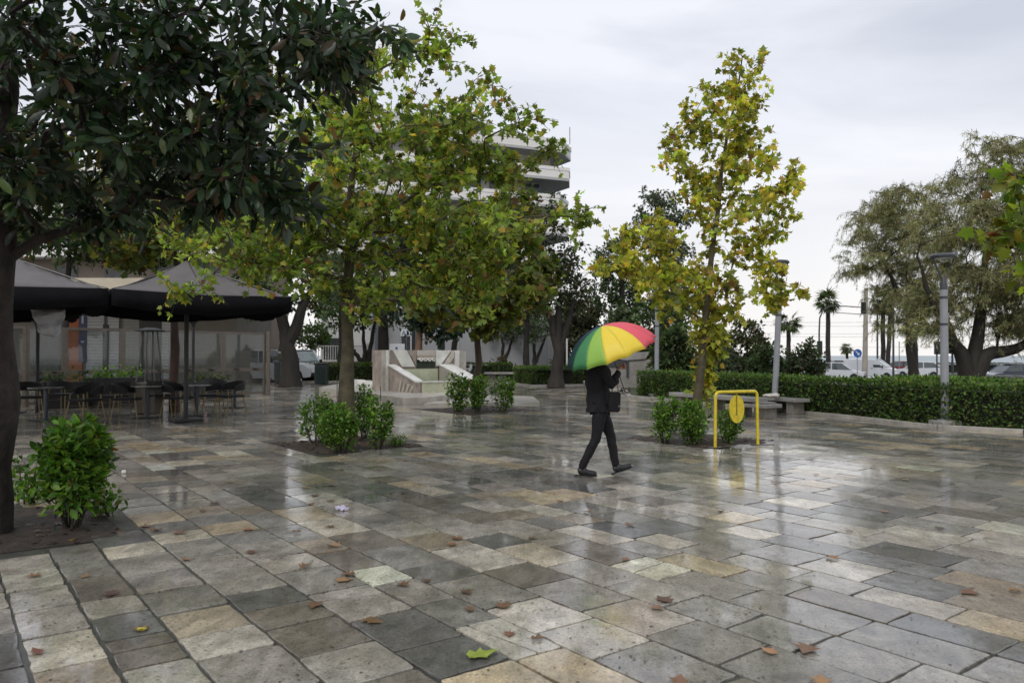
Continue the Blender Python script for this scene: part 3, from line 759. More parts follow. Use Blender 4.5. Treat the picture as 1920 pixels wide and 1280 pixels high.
# dark magnolia overhanging the left, with unseen lobes added for shade
mY = 6.6
bs = [pblob(60, 190, 230, 190, 6.4, 1.3, 34), pblob(300, 120, 230, 130, 5.9, 1.0, 36), pblob(420, 300, 130, 100, 5.9, .8, 24), pblob(230, 330, 230, 90, 6.3, 1.1, 32),
      pblob(640, 60, 120, 62, 6.2, .6, 15), pblob(545, 30, 160, 50, 5.4, .7, 14), pblob(470, 190, 70, 75, 5.6, .5, 8), pblob(-250, 150, 260, 330, 6.0, 1.6, 22), pblob(150, -160, 420, 130, 5.6, 1.6, 20),
      pblob(120, 385, 130, 55, 6.5, .6, 12), pblob(500, 350, 70, 60, 6.1, .5, 12), pblob(40, 60, 260, 130, 5.0, .9, 18), pblob(585, 150, 50, 60, 6.1, .4, 3),
      ((-2.6, 3.2, 4.6), (2.2, 1.8, .9), 12), ((-4.8, 4.4, 3.8), (1.6, 2.0, 1.2), 10), ((-3.2, 8.2, 4.2), (2.4, 1.2, 1.3), 12)]
tree('magnolia_tree', 'dark glossy-leaved magnolia with thick trunk overhanging the left of the square', 'tree', G(-42, 1000), at(5, 60, 6.5), .235, .09, bs, None,
     MAGN, M_barkmag, 101, nleaf=32, lsize=.120, lvar=.4, spread=.27, zbot=2.45, mat=L_mag, tpl=T_MAG, droop=.35, tw=3, flare=1.15, tipr=.007, jit=.3, upn=.5, mid=at(0, 500, 6.5), wob=.09)

# middle plane tree
bs = [pblob(730, 190, 120, 100, 13.6, 1.4, 44), pblob(870, 230, 100, 80, 13.2, 1.2, 32), pblob(985, 225, 34, 24, 13.2, .4, 5), pblob(860, 305, 95, 50, 13.5, 1.0, 24), pblob(560, 400, 90, 60, 13.6, 1.2, 18), pblob(760, 450, 120, 40, 13.8, 1.2, 16), pblob(620, 230, 70, 50, 13.7, .8, 10), pblob(700, 370, 180, 110, 13.6, 1.9, 70), pblob(880, 400, 110, 90, 13.4, 1.6, 42),
      pblob(520, 430, 150, 80, 13.4, 1.5, 45), pblob(610, 300, 100, 110, 13.9, 1.2, 36), pblob(800, 500, 170, 50, 13.4, 1.4, 36), pblob(925, 480, 62, 46, 13.4, 1.0, 13), pblob(1090, 405, 50, 18, 13.4, .4, 6),
      pblob(570, 508, 80, 28, 13.0, 1.0, 10), pblob(440, 475, 80, 28, 12.8, .9, 9), pblob(820, 95, 70, 40, 13.6, .7, 12), pblob(640, 140, 70, 70, 13.8, .8, 14), pblob(965, 310, 38, 34, 13.4, .6, 8), pblob(1030, 285, 22, 10, 13.4, .2, 3), pblob(400, 420, 120, 60, 13.6, 1.2, 22),
      pblob(690, 560, 60, 25, 13.0, .6, 7), pblob(900, 575, 25, 22, 12.8, .2, 3), pblob(355, 545, 38, 20, 12.6, .3, 4)]
tree('plane_tree', 'spreading green plane tree with slim trunk among four bushes in the middle', 'tree', G(652, 830), at(690, 90, 13.7), .155, .02, bs, None,
     GREENY, M_barkplane, 102, nleaf=27, lsize=.102, lvar=.45, spread=.42, tipr=.0085, mat=L_plane, tpl=T_PLANE, droop=.35, tw=3, flare=1.2, mid=at(640, 430, 13.9), nseg=9)

# yellow plane tree
bs = [pblob(1385, 145, 50, 45, 14.4, .6, 15), pblob(1345, 210, 70, 60, 14.4, .8, 24), pblob(1410, 250, 38, 62, 14.4, .6, 16), pblob(1260, 290, 34, 50, 14.3, .5, 8), pblob(1340, 330, 85, 60, 14.4, .9, 30),
      pblob(1440, 340, 60, 60, 14.3, .7, 16), pblob(1490, 335, 28, 40, 14.2, .4, 6), pblob(1375, 420, 115, 55, 14.4, 1.1, 34), pblob(1210, 455, 80, 55, 14.2, .9, 30), pblob(1160, 495, 42, 28, 14.0, .5, 10),
      pblob(1260, 520, 80, 45, 14.2, .9, 26), pblob(1380, 510, 100, 60, 14.2, 1.1, 34), pblob(1468, 556, 36, 20, 14.2, .4, 7), pblob(1245, 570, 50, 26, 14.1, .5, 8), pblob(1335, 590, 42, 50, 14.3, .5, 16),
      pblob(1330, 640, 24, 50, 14.2, .22, 26), pblob(1324, 705, 12, 34, 14.25, .12, 14), pblob(1300, 275, 60, 80, 14.5, .7, 12)]
tree('plane_tree', 'upright yellow plane tree beside the yellow hoop barrier', 'tree', G(1308, 824), at(1392, 105, 14.4), .095, .012, bs, None,
     YELLOW, M_barkplane, 103, nleaf=19, lsize=.104, lvar=.4, spread=.25, mat=L_plane, tpl=T_PLANE, droop=.4, tw=3, flare=1.1, mid=at(1318, 470, 14.4), nseg=10, tipr=.0045)
# ivy-like shoots on the trunk of the yellow tree are its own lower shoots (crown lobes above)

# red-brown plane tree between the cafe umbrellas
bs = [pblob(222, 452, 95, 30, 18.5, 1.6, 26), pblob(400, 425, 110, 36, 19.0, 1.5, 20), pblob(330, 330, 180, 100, 20.0, 2.2, 40), pblob(470, 250, 90, 120, 20.0, 1.5, 28), pblob(160, 300, 120, 120, 20, 1.8, 24), pblob(540, 400, 90, 80, 20, 1.4, 22),
      pblob(500, 130, 50, 50, 20, .9, 8)]
tree('plane_tree', 'plane tree with reddish trunk rising between the cafe parasols', 'tree', G(327, 772), at(330, 300, 20.0), .135, .05, bs, None,
     BROWNY, M_barkred, 104, nleaf=20, lsize=.18, spread=.42, mat=L_plane, tpl=T_PLANE_LO, droop=.35, tw=3, flare=1.1)

# small far plane tree in front of the fountain
bs = [pblob(880, 500, 90, 60, 21.0, 1.4, 34), pblob(960, 545, 70, 55, 20.6, 1.1, 28), pblob(830, 555, 70, 50, 20.6, 1.1, 22), pblob(930, 420, 90, 70, 21.0, 1.3, 26), pblob(1010, 480, 40, 60, 21.0, .8, 14), pblob(900, 600, 90, 25, 20.5, 1.0, 14)]
tree('plane_tree', 'smaller plane tree with three small bushes at its foot near the fountain', 'tree', G(893, 768), at(893, 420, 21.0), .125, .03, bs, None,
     BROWNY, M_bark, 105, nleaf=22, lsize=.19, spread=.42, mat=L_plane, tpl=T_PLANE_LO, droop=.4, tw=3, flare=1.1)

# plane branch reaching in from the right
bs = [pblob(1925, 330, 45, 38, 8.6, .35, 8), pblob(1905, 430, 34, 40, 8.6, .3, 6), pblob(2010, 380, 60, 150, 8.7, .7, 18), pblob(1940, 500, 22, 22, 8.6, .2, 3), pblob(2100, 260, 120, 160, 9, .9, 22)]
tree('plane_tree', 'green plane tree whose leafy branch tips reach in at the right edge', 'tree', G(2120, 905), at(2110, 200, 9.0), .10, .02, bs, None,
     [(4, (.10, .16, .018)), (3, (.17, .20, .02)), (1, (.24, .20, .03)), (.5, (.12, .06, .02))], M_barkplane, 106, nleaf=9, lsize=.155, spread=.22, mat=L_plane, tpl=T_PLANE, droop=.35, tw=3)

# ---- background trees

def fartree(label, bx, by, Y, topx, topy, r0, blobs, pal, seed, name='tree', bark=M_barkdark, nleaf=38, lsize=.25, spread=.6, droop=.2, tpl=T_OVAL, z=0, extra=(), mid=None, flare=1.25, tw=4, mat=L_far, group=None, tipr=.012, **k):
    b = at(bx, by, Y); b.z = z
    return tree(name, label, 'tree', b, at(topx, topy, Y), r0, r0 * .35, blobs, None, pal, bark, seed, group=group, nleaf=nleaf, lsize=lsize, spread=spread,
                mat=mat, tpl=tpl, droop=droop, extra_trunks=extra, mid=mid, flare=flare, tw=tw, tipr=tipr, **k)
Y = 37
fartree('big dark tree with thick leaning trunk behind the green recycling bin', 545, 690, Y, 505, 540, .46,
        [pblob(420, 470, 120, 70, Y, 3, 34), pblob(560, 450, 100, 80, Y, 3, 34), pblob(500, 560, 110, 26, Y, 2.4, 18), pblob(330, 350, 140, 120, Y + 2, 3, 30), pblob(520, 330, 130, 110, Y + 2, 3, 30)], DARK, 111,
        extra=[(at(535, 660, Y), at(575, 560, Y), .36, .2)], mid=at(545, 610, Y), lsize=.24)
Y = 49
fartree('dark tree filling the gap right behind the middle plane tree trunk', 640, 706, Y, 640, 540, .3, [pblob(640, 520, 70, 44, Y, 2.4, 40), pblob(600, 560, 40, 26, Y, 2, 16)], DARK, 116, lsize=.26)
Y = 50
fartree('dark tree behind the right end of the fountain wall', 850, 706, Y, 855, 560, .26, [pblob(860, 560, 56, 36, Y, 2.4, 36), pblob(810, 530, 50, 40, Y, 2.4, 26), pblob(915, 570, 44, 30, Y, 2, 22)], DARK, 117, lsize=.26)
fartree('dark leafy tree between the olive trees and the forked dark tree', 985, 706, 49, 990, 560, .26, [pblob(985, 555, 50, 40, 49, 2.4, 34), pblob(1080, 600, 36, 40, 49, 2, 24)], OLIVE, 118, lsize=.26)
Y = 29
fartree('broad dark green tree filling the space above the left parasol', 110, 700, Y, 130, 470, .22, [pblob(120, 445, 90, 40, Y, 2, 34), pblob(250, 455, 90, 42, Y, 2, 38), pblob(360, 410, 80, 50, Y, 2, 26), pblob(40, 400, 90, 60, Y, 2, 24)], DARK, 110, lsize=.22)
Y = 44
fartree('straight dark trunk tree behind the left end of the fountain', 720, 706, Y, 722, 520, .42, [pblob(720, 520, 110, 60, Y, 3, 36), pblob(660, 565, 60, 24, Y, 2, 12), pblob(780, 590, 60, 28, Y, 2, 12), pblob(740, 420, 120, 80, Y, 3, 34)], DARK, 112, lsize=.24, mid=at(716, 610, Y))
Y = 46
fartree('small twin-stemmed dark tree behind the plane tree trunk', 688, 706, Y, 680, 610, .22, [pblob(640, 590, 55, 26, Y, 1.6, 18), pblob(690, 570, 60, 30, Y, 1.6, 20)], DARK, 113,
        extra=[(at(690, 690, Y), at(704, 590, Y), .17, .08), (at(684, 690, Y), at(664, 655, Y), .16, .12)], lsize=.22)
Y = 40
fartree('pale-trunked pine behind the middle of the fountain', 785, 705, Y, 786, 520, .27, [pblob(830, 600, 48, 34, Y, 1.6, 22), pblob(770, 570, 70, 32, Y, 2, 24), pblob(800, 480, 90, 60, Y, 2.4, 30)], [(3, (.030, .050, .038)), (2, (.045, .07, .05)), (1, (.02, .035, .025))], 114, name='pine_tree',
        bark=M_barkpale, tpl=T_STRIP, lsize=.2, nleaf=60, spread=.5)
Y = 35
fartree('forked dark tree rising in front of the short hedge left of the umbrella', 1042, 727, Y, 1048, 560, .34, [pblob(1040, 470, 60, 60, Y, 2, 34), pblob(980, 540, 60, 45, Y, 2, 24), pblob(1060, 540, 48, 40, Y, 1.8, 22), pblob(1000, 400, 60, 40, Y, 2, 14), pblob(920, 600, 60, 26, Y, 1.6, 10)], [(3, (.020, .034, .012)), (2, (.034, .048, .016)), (.8, (.06, .05, .02)), (.5, (.07, .04, .02))], 115,
        extra=[(at(1046, 655, Y), at(1022, 560, Y), .2, .12), (at(1050, 655, Y), at(1078, 560, Y), .16, .1)], mid=at(1050, 640, Y), lsize=.2, nleaf=34)
for i, (bx, tx, Y, lab) in enumerate(((945, 940, 58, 'small olive tree behind the far plane tree, leftmost of the row'), (968, 985, 60, 'bent olive tree in the middle of the row behind the hedge'), (1005, 998, 56, 'olive tree at the right end of the row nearest the forked tree'))):
    fartree(lab, bx, 700, Y, tx, 628, .2, [pblob(tx, 612, 46, 26, Y, 2.2, 26), pblob(tx + 14, 590, 40, 22, Y, 2.0, 14)], OLIVE, 120 + i, group='olive trees behind the hedge', name='olive_tree',
            extra=[(at(bx, 680, Y), at(bx + 18, 630, Y), .14, .08)], lsize=.24, nleaf=24)
Y = 50
fartree('tall grey-green tree rising behind the left side of the yellow plane tree', 1245, 700, Y, 1238, 380, .34, [pblob(1218, 385, 26, 34, Y, 1.6, 16), pblob(1262, 400, 40, 34, Y, 2, 22), pblob(1200, 425, 22, 24, Y, 1.4, 9), pblob(1240, 470, 70, 46, Y, 2.6, 34), pblob(1270, 560, 70, 50, Y, 2.6, 30)], GREYG, 131, lsize=.22, nleaf=42, spread=.5)
fartree('dark rounded tree behind the umbrella and the first lamp post', 1170, 700, Y - 3, 1165, 480, .34, [pblob(1160, 480, 42, 24, Y - 3, 2, 22), pblob(1130, 540, 40, 46, Y - 3, 2.2, 26), pblob(1180, 560, 60, 60, Y - 3, 2.6, 44)], DARK, 132, lsize=.22, nleaf=42)
fartree('dark tree trunk and crown just left of the yellow plane tree trunk', 1262, 712, 42, 1250, 560, .26, [pblob(1250, 600, 46, 50, 42, 1.8, 30), pblob(1290, 560, 40, 40, 42, 1.6, 18)], DARK, 133, lsize=.2, nleaf=34)
fartree('bushy round green tree behind the glass screen and the pickup', 590, 712, 52, 590, 640, .16, [pblob(588, 628, 36, 26, 52, 1.8, 44)], [(3, (.05, .085, .022)), (2, (.075, .115, .03)), (1, (.03, .05, .015))], 134, lsize=.2, nleaf=34)
fartree('bright green tree seen above the right end of the glass screens', 450, 712, 54, 450, 630, .16, [pblob(450, 612, 50, 24, 54, 1.8, 40)], [(3, (.07, .11, .022)), (2, (.10, .14, .03)), (1, (.04, .06, .015))], 135, lsize=.22, nleaf=30)
# leafy shrubs behind the hedges
def shrub(label, x, ybot, Y, rx, ytop, pal, seed, n=36, name='shrub', lsize=.14, nleaf=34, z=0):
    b = at(x, ybot, Y); b.z = z + slope_z(b.x, b.y); s = F / Y; top = at(x, ytop, Y).z; hh = (top - b.z) / 2
    return tree(name, label, 'shrub', b, (b.x, Y, b.z + hh * 1.3), .07, .03, [((b.x, Y, b.z + hh), (rx / s, min(1.4, rx / s), hh * .92), n)], None, pal, M_barkdark, seed, nleaf=nleaf, lsize=lsize,
                spread=.3, mat=L_far, tpl=T_OVAL, droop=.1, tw=4, tipr=.007, nseg=4)
shrub('brownish loose shrub right of the yellow plane tree behind the hedge', 1400, 720, 34, 48, 596, SHRB, 141, 80, lsize=.19, nleaf=46)
shrub('grey-green shrub filling the gap behind the yellow plane tree trunk', 1345, 720, 33, 34, 640, GREYG, 142, 50, lsize=.19, nleaf=46)
shrub('tall dark leafy shrub with pointed shoots left of the parked cars', 1512, 735, 27, 36, 636, [(3, (.028, .048, .018)), (2, (.05, .07, .028)), (1, (.07, .05, .04))], 143, 80, lsize=.13, nleaf=40)
shrub('green shrub behind the tall lamp post next to the pointed shrub', 1440, 735, 29, 36, 640, [(3, (.035, .06, .02)), (2, (.06, .09, .035))], 144, 70, lsize=.15, nleaf=44)
shrub('grey-brown shrub to the left of the umbrella behind the hedge', 1085, 712, 44, 52, 560, [(2, (.06, .065, .035)), (2, (.045, .055, .025)), (1, (.075, .06, .04))], 145, 110, lsize=.24, nleaf=50)
shrub('grey-green shrub between the umbrella and the first lamp post', 1175, 712, 43, 66, 570, OLIVE, 146, 120, lsize=.24, nleaf=50)
shrub('dark green shrub behind the hedge right of the first lamp post', 1268, 722, 33, 46, 600, DARK, 147, 60, lsize=.2, nleaf=46)
shrub('reddish low shrub behind the right end of the fountain', 940, 706, 50, 26, 664, [(2, (.08, .05, .025)), (1, (.05, .06, .02))], 148, 20, lsize=.18)
shrub('low green bush with rusty leaves left of the fountain wall', 672, 712, 46, 22, 680, [(2, (.05, .06, .02)), (1, (.09, .04, .02))], 149, 16, lsize=.16)

# tamarisks
def tamarisk(label, base, forks, blobs, seed, r0, nspray=10, pal=TAMA):
    r = np.random.default_rng(seed); root = empty('tamarisk_tree', base, label, 'tree', 'feathery tamarisk trees')
    tg = blobs_targets(blobs, r)
    mb = MB(); pos = []; ax = []; sz = []; cl = []
    b = np.array(base)
    allch = []
    starts = [np.array(f[-1]) for f in forks]
    near = np.argmin(np.stack([np.linalg.norm(tg - s, axis=1) for s in starts]), axis=0)
    for fi, f in enumerate(forks):
        pts = [b] + [np.array(q) for q in f]
        P = []
        for i in range(len(pts) - 1):
            for u in (0, .33, .66): P.append(pts[i] * (1 - u) + pts[i + 1] * u + (r.normal(0, .05, 3) if (i or u) else 0))
        P.append(pts[-1]); n = len(P); rr = [r0 * (1 - .93 * (i / (n - 1)) ** .8) for i in range(n)]; rr[0] *= 1.25
        sel = tg[near == fi]
        (tk, tkr), ch = skeleton(P, rr, sel, r, seg=.5, wob=.10, tipr=.011, up=.12)
        fasttubes(mb, tk, tkr, 12)
        for Q, rad, ti in ch:
            fasttubes(mb, Q, np.minimum(rad, r0 * .5), 6); allch.append(Q)
    for Q in allch:
        cvar = r.normal(1, .25)
        for k in range(nspray):
            j = r.integers(max(1, len(Q) - 3), len(Q)); st = Q[j]
            d = unit(np.array([r.normal(), r.normal(), r.uniform(-.3, .8)])); ln = r.uniform(.35, .95)
            e = st + d * ln * .7; e2 = e + d * ln * .25 + np.array([0, 0, -ln * r.uniform(.3, 1.0)])
            fasttubes(mb, [st, e, e2], [.010, .006, .003], 3)
            m = 40; u = r.uniform(0, 1, (m, 1)); q = (1 - u) ** 2 * st + 2 * u * (1 - u) * (e + (e - st) * .2) + u * u * e2
            pos.append(q); ax.append(unit(r.normal(0, .55, (m, 3)) + d * .35 + np.array([0, 0, -.65]))); sz.append(r.uniform(.10, .24, m)); cl.append(np.full(m, cvar))
    mb.build('trunk', M_barkdark, root, smooth=True, off=base)
    pos = np.concatenate(pos); ax = np.concatenate(ax); sz = np.concatenate(sz); cl = np.concatenate(cl)
    cols = pick(pal, len(pos), .25, r) * np.clip(cl, .5, 1.6)[:, None]
    leaves('crown', T_STRIP, pos, ax, unit(r.normal(0, 1, (len(pos), 3))), sz, cols, L_far, root, width=.10, off=base)
    return root
Y = 30
b0 = at(1815, 722, Y); b0.z = slope_z(b0.x, b0.y)
tamarisk('huge feathery tamarisk with thick forked dark trunk behind the right lamp post', b0,
         [[at(1812, 690, Y), at(1775, 610, Y), at(1745, 560, Y), at(1720, 480, Y)], [at(1826, 680, Y), at(1836, 600, Y), at(1850, 480, Y), at(1850, 360, Y)], [at(1840, 672, Y), at(1900, 650, Y), at(1990, 640, Y), at(2050, 560, Y)]],
         [pblob(1880, 295, 75, 62, Y, 2.2, 30), pblob(1800, 420, 80, 60, Y, 2.2, 46), pblob(1815, 345, 44, 36, Y, 1.8, 16), pblob(1900, 450, 90, 90, Y, 2.4, 64), pblob(1820, 540, 100, 60, Y, 2.2, 60), pblob(1930, 560, 80, 60, Y, 2.2, 44), pblob(1740, 590, 44, 40, Y, 1.8, 20), pblob(1990, 300, 70, 80, Y, 2, 24), pblob(1900, 610, 50, 22, Y, 1.6, 14)], 151, .42)
Y = 40
b1 = at(1712, 702, Y); b1.z = slope_z(b1.x, b1.y)
tamarisk('second feathery tamarisk with rounded crown to the left of the forked one', b1,
         [[at(1711, 640, Y), at(1706, 560, Y), at(1700, 500, Y)], [at(1708, 600, Y), at(1672, 520, Y), at(1640, 450, Y)]],
         [pblob(1690, 380, 72, 40, Y, 2.6, 46), pblob(1640, 430, 60, 50, Y, 2.6, 44), pblob(1720, 450, 60, 60, Y, 2.6, 44), pblob(1610, 495, 36, 30, Y, 2, 18), pblob(1690, 540, 56, 60, Y, 2.2, 44), pblob(1750, 520, 40, 80, Y, 2.2, 30), pblob(1665, 600, 24, 30, Y, 1.4, 8)], 152, .30)

# palms
PALM = [(3, (0.054, 0.09, 0.0264)), (2, (0.09, 0.126, 0.042)), (1, (0.12, 0.132, 0.054))]
def palm(label, x, ycrown, Y, rpx, zb, seed, tr=.2, lean=0, skirt=0, nf=34, group='palm trees along the sea road', trunktone=M_barkdark):
    r = np.random.default_rng(seed); c = at(x, ycrown, Y); b = V(c.x + lean, Y, zb); s = F / Y; Rr = rpx / s
    root = empty('palm_tree', b, label, 'palm tree', group)
    mb = MB(); n = 10; mb.tube([b.lerp(c, i / n) + V(r.normal(0, .02), 0, 0) for i in range(n + 1)], [tr * (1.25 if i == 0 else 1 - .15 * i / n) * (1 + .06 * (i % 2)) for i in range(n + 1)], n=9); mb.build('trunk', trunktone, root, smooth=True, off=b)
    fr = MB(); pos = []; ax = []; sz = []; nr = []
    for k in range(nf):
        az = r.uniform(0, 2 * pi); el = r.uniform(-.7, 1.35) if k % 3 else r.uniform(-.9, .2)
        d = np.array([cos(az) * cos(el), sin(az) * cos(el), sin(el)]); ln = Rr * r.uniform(.45, .6)
        hub = np.array(c) + d * ln
        fr.tube([c, Vector(hub)], [.03, .02], n=4)
        side = unit(np.cross(d, [0, 0, 1.])); up = np.cross(side, d)
        for j in range(13):                        # fan leaf
            a = (j / 12 - .5) * 3.9; q = d * cos(a) + side * sin(a) + np.array([0, 0, -.22])
            pos.append(hub); ax.append(unit(q + r.normal(0, .05, 3))); sz.append(Rr * r.uniform(.42, .6)); nr.append(up + r.normal(0, .2, 3))
    if skirt:
        for k in range(60):
            az = r.uniform(0, 2 * pi); h = r.uniform(0, skirt)
            pos.append(np.array(c) + np.array([cos(az) * tr, sin(az) * tr, -h])); ax.append(unit(np.array([cos(az) * .5, sin(az) * .5, -1.]))); sz.append(.8); nr.append(np.array([cos(az), sin(az), .2]))
    fr.build('fronds_stalks', M_twig, root, off=b)
    leaves('crown', T_STRIP, np.array(pos), np.array(ax), unit(np.array(nr)), np.array(sz), pick(PALM, len(pos), .2, r), L_far, root, width=.16, off=b)
    return root
palm('fan palm with dark trunk and round crown left of the traffic light', 1552, 566, 84, 29, -.66, 161, .26)
palm('fan palm half hidden behind the middle lamp post', 1478, 606, 80, 30, -.66, 162, .24)
palm('tiny far palm above the roof of the white van', 1588, 654, 112, 15, -.66, 163, .2)
palm('tall palm with straight trunk behind the tamarisk, right of the concrete mast', 1655, 562, 88, 26, -.66, 164, .26)
palm('slightly leaning tall palm next to the straight one behind the tamarisk', 1672, 552, 84, 26, -.66, 165, .24, lean=-.6)
palm('stout palm with shaggy dead leaves behind the white hatchback', 1711, 612, 74, 30, -.66, 166, .34, skirt=2.2)
# ================================================================== person
def skin(nodes, edges, radii, sub=2):
    """one smooth surface round a skeleton; returns vertices and faces"""
    me = bpy.data.meshes.new('tmp'); me.from_pydata([tuple(n) for n in nodes], edges, [])
    ob = bpy.data.objects.new('tmp', me); COL.objects.link(ob)
    md = ob.modifiers.new('s', 'SKIN'); md.use_smooth_shade = True
    me.skin_vertices[0].data[0].use_root = True
    for i, r_ in enumerate(radii):
        rr = r_ if hasattr(r_, '__len__') else (r_, r_); me.skin_vertices[0].data[i].radius = rr
    s2 = ob.modifiers.new('d', 'SUBSURF'); s2.levels = sub; s2.render_levels = sub
    dg = bpy.context.evaluated_depsgraph_get(); ev = ob.evaluated_get(dg); m2 = ev.to_mesh()
    vs = [v.co.copy() for v in m2.vertices]; fs = [tuple(p.vertices) for p in m2.polygons]
    ev.to_mesh_clear(); bpy.data.objects.remove(ob); bpy.data.meshes.remove(me); return vs, fs
M_skin = pm('skin', (.42, .24, .17), .5, .08, 12, .1)
M_coat = pm('black jacket cloth', (.010, .010, .012), .75, .3, 12, .5, bscale=90, spec=.3)
M_trous = pm('black trouser cloth', (.008, .008, .011), .7, .3, 12, .4, bscale=120, spec=.3)
M_shoe = pm('black leather', (.012, .012, .013), .35, .2, 10, .2)
M_sole = pm('dark rubber', (.02, .02, .02), .7, .2, 10, .2)
M_hair = pm('dark hair', (.02, .012, .008), .5, .3, 30, .8, stretch=(1, 1, .2))
P0 = G(1125, 891)
person = empty('person', P0, 'person in a black jacket and black trousers walking under a rainbow umbrella', 'person')
hip = V(0, 0, .90)
def leg(side, knee, ankle):
    h = V(0, side, .88); return h, V(*knee), V(*ankle)
hN, kN, aN = leg(-.085, (-.055, -.085, .475), (-.235, -.085, .115))    # near leg, trailing
hF, kF, aF = leg(.085, (.145, .085, .49), (.205, .085, .125))          # far leg, leading
sh = V(-.02, 0, 1.40)
elN = V(.13, -.20, 1.12); haN = V(.235, -.115, 1.345)                   # near arm bent up to the shaft
elF = V(.03, .24, 1.10); haF = V(.17, .17, .94)
nodes = [V(0, 0, .93), V(-.01, 0, 1.10), V(-.02, 0, 1.28), V(-.015, 0, 1.42), V(.005, 0, 1.50), V(.02, 0, 1.56),
         hN, kN.lerp(hN, .5), kN, kN.lerp(aN, .35), aN, hF, kF.lerp(hF, .5), kF, kF.lerp(aF, .35), aF,
         V(-.02, -.165, 1.395), V(-.02, .165, 1.395), V(-.02, -.165, 1.395).lerp(elN, .5), elN, elN.lerp(haN, .85), V(-.02, .165, 1.395).lerp(elF, .5), elF, elF.lerp(haF, .9),
         aN + V(.05, 0, -.06), aN + V(.13, 0, -.085), aF + V(.06, 0, -.045), aF + V(.15, 0, -.02)]
ed = [(0, 1), (1, 2), (2, 3), (3, 4), (4, 5), (0, 6), (6, 7), (7, 8), (8, 9), (9, 10), (0, 11), (11, 12), (12, 13), (13, 14), (14, 15), (3, 16), (3, 17), (16, 18), (18, 19), (19, 20), (17, 21), (21, 22), (22, 23), (10, 24), (24, 25), (15, 26), (26, 27)]
rad = [(.12, .15), (.10, .13), (.11, .15), (.09, .13), .055, .052, .085, .075, .054, .055, .036, .085, .075, .054, .055, .036, .055, .055, .045, .038, .024, .045, .038, .024, .036, .026, .036, .026]
mb = MB(); mb.add(*skin(nodes, ed, rad))
# head with brow, nose, chin, ears
hc = V(.035, 0, 1.635); v0 = len(mb.v); mb.ball(hc, (.095, .075, .118), 28, 20)
for i in range(v0, len(mb.v)):
    x, y, z = mb.v[i]; dx, dz = x - hc.x, z - hc.z; u = y / .075
    if dz < -.02: x += -.012 * (1 - abs(u)) + .018 * max(0, dx) / .09; y *= 1 - .30 * min(1, (-dz - .02) / .09)
    if dx > .03:
        x += .024 * math.exp(-((y / .013) ** 2) - (((dz + .012) / .020) ** 2))                # nose
        x += .008 * math.exp(-((y / .05) ** 2) - (((dz - .028) / .012) ** 2))                 # brow
        x -= .010 * math.exp(-(((abs(y) - .032) / .014) ** 2) - (((dz - .008) / .012) ** 2))  # eye sockets
        x += .007 * math.exp(-((y / .024) ** 2) - (((dz + .050) / .008) ** 2))                # lips
        x += .010 * math.exp(-((y / .02) ** 2) - (((dz + .092) / .015) ** 2))                 # chin
    mb.v[i] = (x, y, z)
for s in (-1, 1):
    mb.ball(hc + V(-.005, s * .077, -.005), (.018, .008, .030), 10, 8)
# hands: palm, four bent fingers, thumb
SH_DIR = V(-.37, -.19, .905).normalized()              # umbrella shaft, from the handle up to the tip
def hand(w, d, curl_axis, grip=True):
    nn = [w, w + d * .045, w + d * .085]; pv, pf = skin(nn, [(0, 1), (1, 2)], [(.022, .016), (.036, .016), (.034, .015)], 2); mb.add(pv, pf)
    side = d.cross(curl_axis).normalized()
    for k in range(4):
        o = w + d * .085 + curl_axis * (.027 - k * .018); ln = (.030, .034, .031, .025)[k]
        a0 = d; a1 = (d * .45 + side * .9).normalized(); a2 = (d * -.5 + side * .85).normalized(); a3 = (d * -.95 + side * .1).normalized()
        q = [o, o + a1 * ln, o + a1 * ln + a2 * ln * .8, o + a1 * ln + a2 * ln * .8 + a3 * ln * .7]
        mb.add(*skin([o - d * .03] + q, [(0, 1), (1, 2), (2, 3), (3, 4)], [.009, .0095, .009, .0085, .007], 1))
    o = w + d * .03 + curl_axis * .032; t1 = (d * .6 + curl_axis * .45 + side * .6).normalized(); t2 = (d * .5 + side * .85 - curl_axis * .1).normalized()
    mb.add(*skin([o - curl_axis * .02, o, o + t1 * .032, o + t1 * .032 + t2 * .028], [(0, 1), (1, 2), (2, 3)], [.012, .012, .010, .008], 1))
dN = V(.80, .45, .40).normalized(); ca = (SH_DIR - dN * SH_DIR.dot(dN)).normalized()
wristN = haN - dN * .03
hand(wristN, dN, ca)
dF = (haF - elF).normalized(); hand(haF, dF, V(0, 0, 1).cross(dF).cross(dF).normalized() * -1)
body = mb.build('body', M_skin, person, smooth=True)
